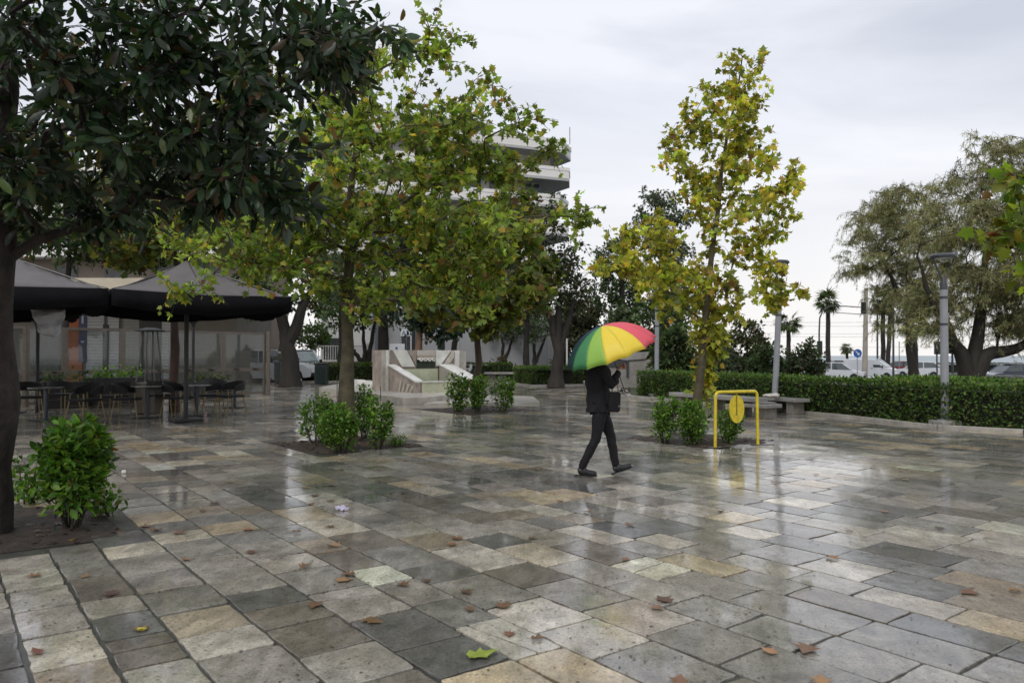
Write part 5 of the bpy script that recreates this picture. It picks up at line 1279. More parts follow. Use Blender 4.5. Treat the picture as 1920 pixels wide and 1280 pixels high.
# clear plastic sheet
mpl = bpy.data.materials.new('clear plastic sheet'); mpl.use_nodes = True; pn = mpl.node_tree.nodes['Principled BSDF']
pn.inputs['Base Color'].default_value = (.36, .37, .39, 1); pn.inputs['Roughness'].default_value = .25; pn.inputs['Alpha'].default_value = .85
Ys = 14.9; a, b = at(55, 578, Ys), at(125, 580, Ys); c_, d_ = at(113, 628, Ys), at(72, 622, Ys); vs = []; fs = []
for i in range(13):
    for j in range(9):
        u, v = i / 12, j / 8; p = (a * (1 - u) + b * u) * (1 - v) + (d_ * (1 - u) + c_ * u) * v
        p.y += .05 * sin(u * 9 + v * 3) * v + .03 * sin(v * 12 + u * 4); p.z -= .06 * sin(pi * u) * v; vs.append(p - a)
for i in range(12):
    for j in range(8): k = i * 9 + j; fs.append((k, k + 1, k + 10, k + 9))
mb = MB(); mb.add(vs, fs); o = mb.build('plastic_sheet', mpl, smooth=True); o.location = a; s_ = o.modifiers.new('t', 'SOLIDIFY'); s_.thickness = .003
tag(o, 'translucent plastic sheet hanging from the left parasol', 'plastic sheet')

# tables and chairs
M_top = pm('dark table top', (.030, .030, .032), .25, .2, 8, .1, coat=.5)
M_legblue = pm('blue-grey table leg', (.045, .055, .075), .45, .15, 8, .1)
M_wick = pm('black woven cord', (.016, .016, .018), .7, .4, 60, .8, bscale=90)
M_wood = pm('pale wooden leg', (.27, .20, .08), .5, .2, 12, .1)
M_wood2 = pm('brown wooden leg', (.14, .10, .07), .5, .2, 12, .1)
def make_table(label, p):
    e = empty('cafe_table', p, label, 'table', 'cafe tables on the terrace')
    mb = MB(); mb.lathe((0, 0, .735), [(.36, 0), (.375, .006), (.375, .022), (.36, .028)], 28); mb.build('table_top', M_top, e, smooth=True)
    mb = MB(); mb.tube([V(0, 0, .02), V(0, 0, .735)], .045, 12); mb.build('leg', M_legblue, e, smooth=True)
    mb = MB(); mb.box((0, 0, .012), (.52, .52, .024), bev=.008); mb.build('base', M_pole2, e); return e
def make_chair(label, p, rz):
    e = empty('cafe_chair', p, label, 'chair', 'black woven chairs on the terrace', rz)
    mb = MB(); mb.box((0, 0, .44), (.48, .46, .055), bev=.022); mb.build('seat', M_wick, e, smooth=True)
    # wrap-round back: a curved band
    vs = []; fs = []; n = 18
    for i in range(n + 1):
        a_ = R(-25) + R(230) * i / n; t = i / n; x_, y_ = .275 * cos(a_), .05 + .255 * sin(a_) - .0
        zt_ = .66 + .14 * sin(pi * t) ** .7; zb_ = .56 + .03 * sin(pi * t)
        for rr_, z_ in ((1, zb_), (1, zt_), (1.10, zt_), (1.10, zb_)): vs.append(V(x_ * rr_, (y_ - .05) * rr_ + .05, z_))
    for i in range(n):
        for k in range(4): fs.append((i * 4 + k, i * 4 + (k + 1) % 4, i * 4 + 4 + (k + 1) % 4, i * 4 + 4 + k))
    fs += [(0, 1, 2, 3), (4 * n, 4 * n + 1, 4 * n + 2, 4 * n + 3)]
    mb = MB(); mb.add(vs, fs); mb.build('backrest', M_wick, e, smooth=True)
    for sx_, sy_ in ((-1, -1), (1, -1), (1, 1), (-1, 1)):
        mb = MB(); mb.tube([V(sx_ * .20, sy_ * .19, .60 if sy_ > 0 else .58), V(sx_ * .22, sy_ * .20, .42), V(sx_ * .27, sy_ * .26, 0)], [.012, .015, .011], 8); mb.build('leg', M_wood, e, smooth=True)
    for sx_ in (-1, 1): mb = MB(); mb.tube([V(sx_ * .23, -.21, .30), V(sx_ * .23, .22, .30)], .009, 6); mb.build('stretcher', M_wood2, e)
    return e
def gp(x, y): return G(x, y)
t0 = make_table('round dark table just left of the wooden-legged front chair', gp(86, 788))
tables = [(276, 783, 'round dark table with blue-grey leg between the two parasols'), (368, 779, 'round dark table at the foot of the black parasol pole'), (200, 762, 'round table behind the front chair, further back'), (20, 774, 'table half hidden by the dark trunk'), (440, 764, 'small dark table at the far right end of the terrace')]
for x_, y_, lb in tables: copy_tree(t0, loc=gp(x_, y_), label=lb)
c0 = make_chair('black woven chair with pale wooden legs in front, right of the big bush', gp(160, 787), R(-25)); c0.scale = (1.12, 1.12, 1.06)
chairs = [(52, 780, 40, 'chair next to the dark trunk, left of the first table'), (118, 772, 170, 'dark chair behind the first table from the trunk'), (214, 777, -90, 'black chair between the front chair and the second table'),
          (240, 784, 100, 'chair turned sideways at the left of the middle table'), (300, 774, 200, 'chair behind the middle table near the red trunk'), (334, 781, 80, 'chair between the red trunk and the black parasol pole'),
          (396, 774, -80, 'chair right of the table at the parasol pole'), (431, 776, -35, 'last chair at the right end with pale splayed legs'), (410, 762, 150, 'chair at the back right under the parasol edge'),
          (176, 758, 20, 'chair at the back near the plant, left of the heater'), (260, 760, 180, 'chair at the back in front of the heater'), (90, 758, 10, 'chair at the back left under the plastic sheet')]
for x_, y_, a_, lb in chairs: copy_tree(c0, loc=gp(x_, y_), rz=R(a_), label=lb)
# planters of the terrace
def planter_box(label, p, d, seed, rz=0, hgt=.55, green=BUSH):
    e = empty('planter_box', p, label, 'planter', rz=rz); mb = MB(); mb.box((0, 0, hgt / 2), (d[0], d[1], hgt), bev=.01); mb.build('box', M_pole2, e)
    r = np.random.default_rng(seed); n = 260; pos = np.c_[r.uniform(-d[0] / 2, d[0] / 2, n), r.uniform(-d[1] / 2, d[1] / 2, n), hgt + np.abs(r.normal(0, .14, n))]
    leaves('foliage', T_OVAL, pos, unit(r.normal(0, .6, (n, 3)) + np.array([0, 0, .5])), unit(r.normal(0, .6, (n, 3)) + np.array([0, 0, .6])), .09 * r.uniform(.6, 1.5, n), pick(green, n, .25, r), L_bush, e); return e
p = at(222, 700, 22.5); p.z = 0; planter_box('dark planter with bright green plants behind the chairs', p, (1.3, .4), 61, .75, .85)
p = at(140, 700, 22); p.z = 0; planter_box('long dark planter along the glass screen behind the front chair', p, (1.8, .4), 62, .75, .75, DARK)
p = at(390, 700, 26.5); p.z = 0; planter_box('low dark planter behind the last chairs at the glass screen', p, (1.6, .4), 63, .8, .6, DARK)

# ================================================================== litter bins
M_bin = pm('dark green bin', (.016, .034, .030), .4, .2, 6, .2, coat=.3)
M_binl = pm('grey-green bin panel', (.055, .075, .065), .5, .2, 6, .3)
p = G(537, 718); e = empty('recycling_bin', p, 'large green recycling bin with a gabled roof covered in fallen leaves', 'recycling bin', rz=-.25)
mb = MB(); mb.box((.17, 0, .62), (.75, .85, 1.24), bev=.03); mb.build('body', M_bin, e)
mb = MB(); mb.box((-.36, 0, .58), (.30, .8, 1.12), bev=.02); mb.build('side_panel', M_binl, e)
mb = MB(); mb.prism([V(-.60, -.46, 1.24), V(.58, -.46, 1.26), V(.52, -.46, 1.34), V(.02, -.46, 1.62), V(-.10, -.46, 1.62)], (0, .92, 0)); mb.build('roof', pm('leaf-strewn lid', (.11, .11, .085), .6, .5, 16, .6), e)
mb = MB(); mb.box((.20, -.435, 1.03), (.30, .012, .26)); sg = mb.build('notice', pm('white sticker', (.55, .56, .56), .5, .05, 10, 0), e)
mb = MB(); mb.box((.20, -.443, 1.03), (.12, .006, .10)); mb.build('pictogram', M_pole2, sg)
p = G(603, 720); e = empty('litter_bin', p, 'plain dark green litter bin standing alone in front of the hedge', 'litter bin')
mb = MB(); mb.box((0, 0, .5), (.62, .55, 1.0), bev=.04); mb.build('body', M_bin, e); mb = MB(); mb.box((0, 0, 1.05), (.68, .60, .09), bev=.03); mb.build('lid', M_pole2, e)
for k in range(5):
    mb = MB(); mb.box((-.24 + k * .12, -.282, .48), (.03, .012, .8)); mb.build('rib', M_bin, e)

# ================================================================== vehicles
def paint(name, c): return pm(name, c, .25, .03, 2, 0, coat=.8)
M_cwhite = paint('white car paint', (.62, .64, .67)); M_cdark = paint('dark blue car paint', (.03, .035, .06)); M_cgrey = paint('dark grey car paint', (.05, .05, .055)); M_cred = paint('dark red car paint', (.22, .03, .03))
M_cglass = pm('car window', (.05, .065, .07), .06, .1, 3, 0, spec=.8)
M_cscreen = pm('windscreen with painted sky reflection', (.22, .27, .28), .08, .1, 3, 0, spec=.8)  # pale base colour stands in for the sky reflected in the glass
M_tyre = pm('tyre rubber', (.015, .015, .015), .8, .2, 20, .2); M_rim = pm('alloy rim', (.35, .35, .36), .35, .1, 10, 0, metal=.8)
M_red = pm('red lamp glass', (.45, .015, .02), .15, .1, 6, 0); M_hl = pm('clear lamp glass', (.5, .52, .55), .1, .1, 6, 0)
M_trim = pm('black bumper trim', (.02, .02, .022), .6, .1, 10, .1)
def make_vehicle(name, label, cat, loc, rz, Lg, W, Hh, lower, upper, paintm, wheels, wr=.32, group=None, van=False):
    """lower: side outline of the body (x forward), upper: outline of the cabin"""
    e = empty(name, loc, label, cat, group, rz)
    out = []
    for x_, z_ in lower: out.append((x_, z_))
    mb = MB(); hw_ = W / 2
    n = len(out); lay = [(-hw_, .0), (-hw_ + .06, .06)]
    ys = [(-hw_ + .10, .985, .03), (-hw_, 1, 0), (hw_, 1, 0), (hw_ - .10, .985, .03)]
    cz = sum(z for x, z in out) / n
    vs = []
    for y_, sc_, _ in [(-hw_ + .07, .97, 0), (-hw_, 1, 0), (hw_, 1, 0), (hw_ - .07, .97, 0)]:
        for x_, z_ in out: vs.append(V(x_ * (1 if sc_ == 1 else .985), y_, z_ if z_ < cz else cz + (z_ - cz) * (1 if sc_ == 1 else 1.03)))
    # order: outer skins inset towards the side faces
    rings = [vs[n:2 * n], vs[2 * n:3 * n]]
    vs2 = [V(v.x * .985, v.y + .0, v.z) for v in rings[0]]
    allv_ = [V(x_ * .985, -hw_, z_ if z_ < .35 else z_ - .03) for x_, z_ in out] + [V(x_, -hw_ + .10, z_) for x_, z_ in out] + [V(x_, hw_ - .10, z_) for x_, z_ in out] + [V(x_ * .985, hw_, z_ if z_ < .35 else z_ - .03) for x_, z_ in out]
    fs = [tuple(range(n - 1, -1, -1)), tuple(range(3 * n, 4 * n))]
    for k in range(3):
        for i in range(n): fs.append((k * n + i, k * n + (i + 1) % n, (k + 1) * n + (i + 1) % n, (k + 1) * n + i))
    mb.add(allv_, fs); mb.build('body', paintm, e, smooth=True)
    if van:
        mb = MB(); mb.prism([V(1.32, -.74, 1.135), V(1.32, .74, 1.135), V(.64, .70, 1.68), V(.64, -.70, 1.68)], (.025, 0, .03)); mb.build('windscreen', M_cscreen, e)
        for sy_ in (-1, 1):
            mb = MB(); mb.prism([V(.34, sy_ * (hw_ + .004), 1.08), V(1.10, sy_ * (hw_ + .004), 1.08), V(.60, sy_ * (hw_ - .03), 1.56), V(.34, sy_ * (hw_ - .03), 1.60)], (0, sy_ * .012, 0)); mb.build('side_window', M_cglass, e)
            mb = MB(); mb.box((.22, sy_ * (hw_ + .01), .98), (.16, .03, .05)); mb.box((-.15, sy_ * (hw_ + .006), 1.0), (.02, .012, 1.2)); mb.box((1.12, sy_ * (hw_ + .12), 1.16), (.12, .2, .18), bev=.03); mb.build('door_trim', M_trim, e)
    # cabin: glass prism, paint roof and pillars
    m = len(upper); zb = min(z for x, z in upper); zt_ = max(z for x, z in upper)
    def inset(z_): return hw_ - .06 - .14 * (z_ - zb) / (zt_ - zb)
    mb = MB(); va = [V(x_, -inset(z_), z_) for x_, z_ in upper] + [V(x_, inset(z_), z_) for x_, z_ in upper]
    mb.add(va, [tuple(range(m - 1, -1, -1)), tuple(range(m, 2 * m))] + [(i, (i + 1) % m, m + (i + 1) % m, m + i) for i in range(m)]); mb.build('windows', M_cglass if not van else M_cscreen, e)
    mb = MB(); top = [(x_, z_) for x_, z_ in upper if z_ > zt_ - .12]; xa, xb = min(x for x, z in top), max(x for x, z in top)
    mb.box(((xa + xb) / 2, 0, zt_ + .012), (xb - xa + .10, 2 * inset(zt_) + .06, .05), bev=.02)
    ups = sorted(upper); fr = max(upper, key=lambda q: q[0]); bk = min(upper, key=lambda q: q[0])
    for sy_ in (-1, 1):
        for (A1_, B1_) in ((bk, min(top)), (fr, max(top))):
            mb.tube([V(A1_[0], sy_ * (inset(A1_[1]) + .01), A1_[1]), V(B1_[0], sy_ * (inset(B1_[1]) + .01), B1_[1])], .045, 6)
        xm = (xa + xb) / 2; mb.tube([V(xm, sy_ * (inset(zb) + .005), zb), V(xm, sy_ * (inset(zt_) + .005), zt_)], .04, 6)
    mb.build('roof', paintm, e, smooth=True)
    for wx in wheels:
        for sy_ in (-1, 1):
            M_ = Matrix.Rotation(pi / 2, 3, 'X'); w = empty('wheel', (wx, sy_ * (hw_ - .10), wr), None, None); w.parent = e
            mb = MB(); mb.lathe((0, 0, 0), [(wr * .62, -.11), (wr * .95, -.11), (wr, -.08), (wr, .08), (wr * .95, .11), (wr * .62, .11)], 20, M=M_); mb.build('tyre', M_tyre, w, smooth=True)
            mb = MB(); mb.lathe((0, 0, 0), [(.05, -.112), (wr * .6, -.10), (wr * .62, .10), (.05, .112)], 16, M=M_)
            mb.build('rim', M_rim, w, smooth=True)
    x0v, x1v = min(x for x, z in lower), max(x for x, z in lower)
    for sy_ in (-1, 1):
        mb = MB(); mb.box((x1v - .13, sy_ * (hw_ - .22), .68 if not van else .78), (.25, .36, .17), bev=.04); mb.build('headlight', M_hl, e, smooth=True)
        mb = MB(); mb.box((x0v + .07, sy_ * (hw_ - .17), .95), (.22, .26, .22), bev=.03); mb.build('tail_light', M_red, e, smooth=True)
    mb = MB(); mb.box((x1v - .02, 0, .38), (.16, W - .12, .22), bev=.05); mb.build('bumper', M_trim, e, smooth=True)
    mb = MB(); mb.box((x0v + .02, 0, .42), (.14, W - .10, .26), bev=.05); mb.build('bumper', M_trim, e, smooth=True)
    mb = MB(); mb.box((x0v - .035, 0, .66), (.02, .48, .11)); mb.build('number_plate', pm('number plate', (.6, .6, .58), .5, .05, 10, 0), e)
    return e
def arch(cx, r, zb=.22, n=6): return [(cx + r * cos(a), zb + r * sin(a)) for a in np.linspace(pi, 0, n)]
def carlow(Lg, w0, w1, hood=.92, belt=.98, tail=1.0, r=.38):
    h = Lg / 2
    return [(-h, .28)] + arch(w0, r) + arch(w1, r) + [(h - .05, .26), (h, .50), (h - .06, .72), (h - .45, hood - .08), (h - 1.05, hood), (-h + .5, belt), (-h + .04, tail), (-h - .02, .6)]
hatch_low = carlow(4.2, -1.30, 1.32); hatch_up = [(-1.98, .97), (1.12, .93), (.42, 1.43), (-.2, 1.49), (-1.35, 1.45), (-1.72, 1.30)]
suv_low = carlow(4.5, -1.35, 1.38, 1.05, 1.12, 1.14, .42); suv_up = [(-2.15, 1.1), (1.15, 1.04), (.45, 1.68), (-.2, 1.75), (-1.7, 1.70), (-2.0, 1.5)]
van_low = [(-2.2, .32)] + arch(-1.35, .38) + arch(1.45, .38) + [(2.15, .30), (2.2, .62), (2.08, .90), (1.35, 1.10), (.60, 1.70), (.30, 1.80), (-2.12, 1.82), (-2.2, 1.70)]
van_up = [(.50, 1.12), (1.42, 1.14), (.66, 1.76), (.30, 1.79)]
def gz(p): p.z = -.648; return p
make_vehicle('white_van', 'white panel van with black side window on the sea road', 'van', gz(at(1634, 690, 70)), R(-38), 4.4, 1.75, 1.82, van_low, van_up, M_cwhite, (-1.35, 1.45), van=True)
make_vehicle('parked_car', 'white hatchback seen from behind with red tail lights, right of the van', 'car', gz(at(1722, 700, 74)), R(150), 4.2, 1.75, 1.5, hatch_low, hatch_up, M_cwhite, (-1.30, 1.32))
make_vehicle('parked_car', 'white car behind the hedge left of the van, only its front half visible', 'car', gz(at(1572, 700, 66)), R(-30), 4.2, 1.75, 1.5, hatch_low, hatch_up, M_cwhite, (-1.30, 1.32))
make_vehicle('parked_car', 'dark blue car behind the guard rail at the right edge', 'car', gz(at(1895, 700, 58)), R(185), 4.2, 1.75, 1.5, hatch_low, hatch_up, M_cdark, (-1.30, 1.32))
make_vehicle('parked_car', 'dark red car behind the motorbike rider between van and hatchback', 'car', gz(at(1686, 690, 84)), R(140), 4.2, 1.75, 1.5, hatch_low, hatch_up, M_cred, (-1.30, 1.32))
make_vehicle('parked_car', 'small grey car far behind the tiny palm, above the white car', 'car', gz(at(1570, 690, 96)), R(185), 4.2, 1.75, 1.5, hatch_low, hatch_up, M_cgrey, (-1.30, 1.32))
make_vehicle('parked_car', 'white parked car seen behind the yellow plane tree over the hedge', 'car', V(at(1385, 700, 50).x, 50, -.35), R(20), 4.2, 1.75, 1.5, hatch_low, hatch_up, M_cwhite, (-1.30, 1.32))
def g0(x, Y): p = at(x, 700, Y); p.z = .015; return p
make_vehicle('parked_car', 'white sport utility car behind the end of the glass screens', 'car', g0(505, 43.5), R(20), 4.5, 1.85, 1.75, suv_low, suv_up, M_cwhite, (-1.35, 1.38), .36)
make_vehicle('white_van', 'white van parked behind the recycling bin', 'van', g0(560, 46), R(-60), 4.4, 1.75, 1.82, van_low, van_up, M_cwhite, (-1.35, 1.45), van=True)
make_vehicle('parked_car', 'dark red car seen through the glass screen left of the white cars', 'car', g0(380, 42), R(25), 4.2, 1.75, 1.5, hatch_low, hatch_up, M_cred, (-1.30, 1.32))
# motorbike with top box behind the fountain
p = at(876, 700, 42); p.z = 0; e = empty('motorbike', p, 'parked motorbike with round dark top box right of the fountain', 'motorbike', rz=R(70))
M_ = Matrix.Rotation(pi / 2, 3, 'X')
for wx in (-.62, .62):
    mb = MB(); mb.lathe((wx, 0, .31), [(.20, -.05), (.30, -.05), (.31, 0), (.30, .05), (.20, .05)], 18, M=M_); mb.build('wheel', M_tyre, e, smooth=True)
mb = MB(); mb.add(*skin([V(-.55, 0, .72), V(-.15, 0, .80), V(.15, 0, .62), V(.40, 0, .80), V(.52, 0, 1.02)], [(0, 1), (1, 2), (2, 3), (3, 4)], [(.10, .10), (.13, .12), (.12, .12), (.14, .13), (.07, .10)], 2)); mb.build('fairing', paint('silver scooter paint', (.45, .46, .48)), e, smooth=True)
mb = MB(); mb.tube([V(.62, 0, .31), V(.45, 0, 1.05)], .03, 8); mb.tube([V(.44, -.32, 1.08), V(.48, 0, 1.05), V(.44, .32, 1.08)], .015, 6); mb.build('handlebar', M_pole2, e, smooth=True)
mb = MB(); mb.ball((-.72, 0, 1.12), (.25, .25, .22), 18, 12); mb.build('top_box', paint('black top box', (.03, .03, .035)), e, smooth=True)
mb = MB(); mb.box((-.25, 0, .86), (.62, .26, .09), bev=.03); mb.build('saddle', M_coat, e, smooth=True)

# ================================================================== street furniture on the right
M_mast = pm('weathered concrete mast', (.33, .30, .255), .8, .15, 1.5, .3)
def mast(name, label, cat, x, y0, Y, z1px, r0_, r1_, mat, z=-.65, xtop=None, group=None):
    p = at(x, y0, Y); p.z = z; t = at(xtop or x, z1px, Y); e = empty(name, p, label, cat, group); mb = MB(); mb.tube([V(0, 0, 0), (t - p) * .5, t - p], [r0_, (r0_ + r1_) / 2, r1_], 12); mb.build('pole', mat, e, smooth=True); return e
m1 = mast('tram_mast', 'tall tapering concrete mast behind the blue arrow sign', 'mast', 1621, 680, 66, 540, .24, .15, M_mast, xtop=1624)
mb = MB(); t = at(1624, 590, 66) - m1.location; mb.tube([t + V(-3.4, 0, .25), t, t + V(1.2, 0, .2)], .03, 6); mb.tube([t + V(0, 0, 1.2), t + V(2.6, 0, -.1)], .015, 5); mb.build('bracket_arm', M_dgrey, m1)
mast('tram_mast', 'slim grey mast left of the slanting palms', 'mast', 1645, 680, 80, 560, .10, .08, M_dgrey)
mast('thin_pole', 'dark thin pole crossing the windscreen of the white van', 'pole', 1675, 712, 60, 560, .085, .07, M_dgrey)
mast('thin_pole', 'thin grey pole with a small flag sign left of the shaggy palm', 'pole', 1686, 690, 78, 640, .05, .05, M_pole)
# traffic signals
M_sig = pm('dark green signal housing', (.012, .022, .018), .5, .2, 10, .1)
def emis(name, c, s):
    m = bpy.data.materials.new(name); m.use_nodes = True; p_ = m.node_tree.nodes['Principled BSDF']; p_.inputs['Base Color'].default_value = (*c, 1); p_.inputs['Emission Color'].default_value = (*c, 1); p_.inputs['Emission Strength'].default_value = s; return m
M_gl = emis('green signal light', (.10, .8, .5), 1.2); M_off = pm('unlit signal lens', (.03, .02, .02), .2, .1, 5, 0)
def signal_head(parent, c, s=1.0, back=False):
    mb = MB(); mb.box(c, (.42 * s, .30 * s, 1.15 * s), bev=.05 * s); h = mb.build('signal_head', M_sig, parent)
    M_ = Matrix.Rotation(pi / 2, 3, 'X')
    for k in range(3):
        mb = MB(); mb.lathe(c + V(0, -.155 * s, (.36 - .36 * k) * s), [(.12 * s, -.01), (.12 * s, .01)], 14, M=M_); mb.build('lens', M_gl if k == 2 else M_off, h)
        mb = MB(); mb.lathe(c + V(0, -.21 * s, (.36 - .36 * k) * s), [(.125 * s, -.06 * s), (.14 * s, -.06 * s), (.14 * s, .06 * s), (.125 * s, .06 * s)], 14, M=M_); mb.build('visor', M_sig, h)
Yt = 62; p = at(1536, 700, Yt); p.z = -.65; e = empty('traffic_light', p, 'overhead traffic light on a long curved arm, showing green', 'traffic light')
q = [at(1536, 670, Yt), at(1536, 620, Yt), at(1537, 596, Yt), at(1543, 582, Yt), at(1556, 574, Yt), at(1585, 574, Yt), at(1614, 576, Yt)]
mb = MB(); mb.tube([V(0, 0, 0)] + [v - p for v in q], [.075, .07, .065, .06, .055, .05, .045, .04], 10); mb.build('mast_arm', M_dgrey, e, smooth=True)
signal_head(e, at(1619, 577, Yt) - p, .85)
mb = MB(); mb.box(at(1536, 650, Yt) - p + V(0, -.1, 0), (.36, .3, .95), bev=.04); mb.build('lower_signal', M_sig, e)
Yt = 46; p = at(1786, 705, Yt); p.z = -.63; e = empty('traffic_light', p, 'traffic light with three visors just right of the nearest lamp post', 'traffic light')
mb = MB(); mb.tube([V(0, 0, 0), V(0, 0, 3.0)], .06, 10); mb.build('pole', M_dgrey, e, smooth=True); signal_head(e, at(1783, 645, Yt) - p, 1.0)
Yt = 60; p = at(1757, 705, Yt); p.z = -.65; e = empty('traffic_light', p, 'small dark traffic light left of the nearest lamp post', 'traffic light')
mb = MB(); mb.tube([V(0, 0, 0), V(0, 0, 2.6)], .06, 10); mb.build('pole', M_dgrey, e, smooth=True); signal_head(e, at(1757, 652, Yt) - p, .9)
# blue arrow sign
Yt = 60; p = at(1608, 690, Yt); p.z = -.65; e = empty('road_sign', p, 'round blue sign with a white arrow above the white van', 'road sign')
mb = MB(); mb.tube([V(0, .04, 0), V(0, .04, 2.4)], .035, 8); mb.build('post', M_pole, e)
c = at(1608, 662, Yt) - p; M_ = Matrix.Rotation(pi / 2, 3, 'X')
mb = MB(); mb.lathe(c, [(.33, -.015), (.33, .015)], 28, M=M_); dsc = mb.build('disc', pm('blue sign face', (.02, .09, .38), .4, .05, 5, 0), e)
mb = MB(); d1 = V(.7, 0, -.7).normalized(); n1 = V(.7, 0, .7).normalized(); o_ = c + V(0, -.022, 0)
mb.prism([o_ - d1 * .22 - n1 * .035, o_ + d1 * .04 - n1 * .035, o_ + d1 * .04 - n1 * .12, o_ + d1 * .22, o_ + d1 * .04 + n1 * .12, o_ + d1 * .04 + n1 * .035, o_ - d1 * .22 + n1 * .035], (0, .005, 0)); mb.build('arrow', pm('white sign paint', (.7, .7, .7), .4, .05, 5, 0), dsc)
# overhead wires
p = at(1300, 600, 66); e = empty('overhead_wires', p, 'thin tram wires crossing the pale sky at the right', 'wires')
for k, (ya, yb, Yw) in enumerate(((601, 594, 66), (607, 604, 70), (622, 618, 74), (628, 621, 66), (646, 645, 80))):
    a, b = at(1350, ya, Yw), at(1900, yb, Yw); pts_ = []
    for i in range(13):
        t = i / 12; q = a.lerp(b, t); q.z -= 1.2 * t * (1 - t); pts_.append(q - p)
    mb = MB(); mb.tube(pts_, .009, 4); mb.build('wire', M_dgrey, e)
# guard rail
a, b = at(1776, 700, 44), at(2020, 708, 38); a.z = b.z = -.62; d = b - a; ln = d.length
e = empty('guard_rail', a, 'grey steel guard rail running behind the tamarisk trunk', 'guard rail', rz=math.atan2(d.y, d.x))
mb = MB(); 
for z_, t_ in ((1.02, .10), (.80, .06), (.60, .10)): mb.box((ln / 2, -.06, z_), (ln, .05 if t_ < .1 else .07, t_), bev=.01)
mb.build('rail', pm('galvanised steel', (.33, .335, .34), .45, .15, 4, .2, metal=.4), e)
for k in range(int(ln / 2) + 1): mb = MB(); mb.box((k * 2.0 + .1, 0, .52), (.12, .10, 1.08)); mb.build('post', M_pole, e)

# ================================================================== buildings
M_bwall = pm('pale grey render', (.48, .48, .47), .8, .06, .8, .1, bscale=3)
M_bwall2 = pm('white parapet', (.74, .72, .69), .7, .05, .8, .1, bscale=3)
M_soff = pm('grey soffit', (.42, .42, .41), .8, .05, 1, .05)
M_bwin = pm('dark window glass', (.05, .055, .06), .12, .3, 2, 0)
M_awn = pm('striped awning', (.35, .30, .22), .8, .2, 2, 0)
def apartment():
    xl, xr = 0.0, 28.3
    e = empty('apartment_building', V(-18.5, 74.0, -.3), 'white apartment building with stacked balconies rising behind the middle plane tree', 'building', rz=R(22.8))
    o = V(0, 0, -.3)
    mb = MB(); mb.box(((xr + xl) / 2 - 1.0 - o.x, 8.0, 12.5), (xr - xl - 6.5, 12, 25.2)); mb.build('wall', M_bwall, e)
    mb = MB(); mb.box(((xr + xl) / 2 - 2.0 - o.x, 8.5, 26.4), (xr - xl - 14, 9, 2.4)); mb.build('penthouse', M_bwall, e)
    for k in range(8):
        zf = 25.1 - k * 3.05       # top of parapet
        if zf < 2: break
        chf = 1.6 if k % 2 else 2.6; ext = (.0, .0, -.2, -.2, -.3, -.3, -.4, -.4)[k]
        x0_, x1_ = xl - o.x - ext, xr - o.x + ext + (.15 if k == 0 else 0)
        out = [V(x0_, 2.2, 0), V(x0_ + chf, 0, 0), V(x1_ - chf, -.4, 0), V(x1_, 2.6, 0), V(x1_ - .6, 7.5, 0), V(x0_ + .4, 7.5, 0)]
        zz = zf - o.z
        mb = MB(); mb.prism([v + V(0, 0, zz - 1.45) for v in out], (0, 0, .28)); sb = mb.build('balcony_slab', M_soff, e)
        mb = MB(); n = len(out)
        def ringwall(z0_, z1_, t_, push):
            c_ = sum(out, V(0, 0, 0)) / n; vs = []; 
            for v in out:
                d_ = (v - c_).normalized() * push; vs += [v + d_ + V(0, 0, z0_), v + d_ + V(0, 0, z1_), v + d_ * 0 - (v - c_).normalized() * t_ + V(0, 0, z1_), v - (v - c_).normalized() * t_ + V(0, 0, z0_)]
            fs = []
            for i in range(n):
                a = i * 4; b = ((i + 1) % n) * 4
                for q in range(4): fs.append((a + q, b + q, b + (q + 1) % 4, a + (q + 1) % 4))
            mb.add(vs, fs)
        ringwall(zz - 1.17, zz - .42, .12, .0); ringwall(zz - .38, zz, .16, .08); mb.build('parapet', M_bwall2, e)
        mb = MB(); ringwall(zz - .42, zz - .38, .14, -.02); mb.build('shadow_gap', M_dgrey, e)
        r = random.Random(k); x_ = x0_ + 5
        while x_ < x1_ - 5:
            w_ = r.choice((1.6, 2.4, 3.0)); mb = MB(); mb.box((x_ + w_ / 2, 1.96, zz - 2.6), (w_, .08, 2.1)); mb.build('window', M_bwin if r.random() < .75 else M_awn, e); x_ += w_ + r.uniform(1.0, 2.2)
        if k in (2,): 
            rr = np.random.default_rng(k); n_ = 420; pos = np.c_[rr.uniform(x1_ - 7, x1_ - 1.5, n_), rr.uniform(-.2, 1.4, n_), zz + rr.normal(.02, .12, n_)]
            bpl = leaves('balcony_plants', T_OVAL, pos, rdir(n_, rr), rdir(n_, rr), .34, pick(DARK, n_, .3, rr), L_far, e); bpl['kind'] = 'stuff'
    mb = MB(); mb.tube([V(xr - o.x - 1, .6, 25.3), V(xr - o.x - 1, .6, 27.2)], .05, 6); mb.build('roof_pole', M_pole, e)
apartment()
# apartment block far left behind the magnolia
e = empty('apartment_building', V(-36, 62, 0), 'brownish apartment block glimpsed through the magnolia leaves', 'building')
mb = MB(); mb.box((0, 5, 8), (30, 10, 16)); mb.build('wall', pm('beige render', (.22, .18, .15), .8, .1, .6, .1), e)
for k in range(5):
    mb = MB(); mb.box((0, -.75, 3.2 + k * 3.1), (29, 1.5, .25)); mb.box((0, -1.45, 3.75 + k * 3.1), (29, .1, .85)); mb.build('balcony', M_bwall2, e)
    for j in range(7): mb = MB(); mb.box((-12 + j * 4, -.03, 4.6 + k * 3.1), (1.8, .08, 2.0)); mb.build('window', M_bwin, e)
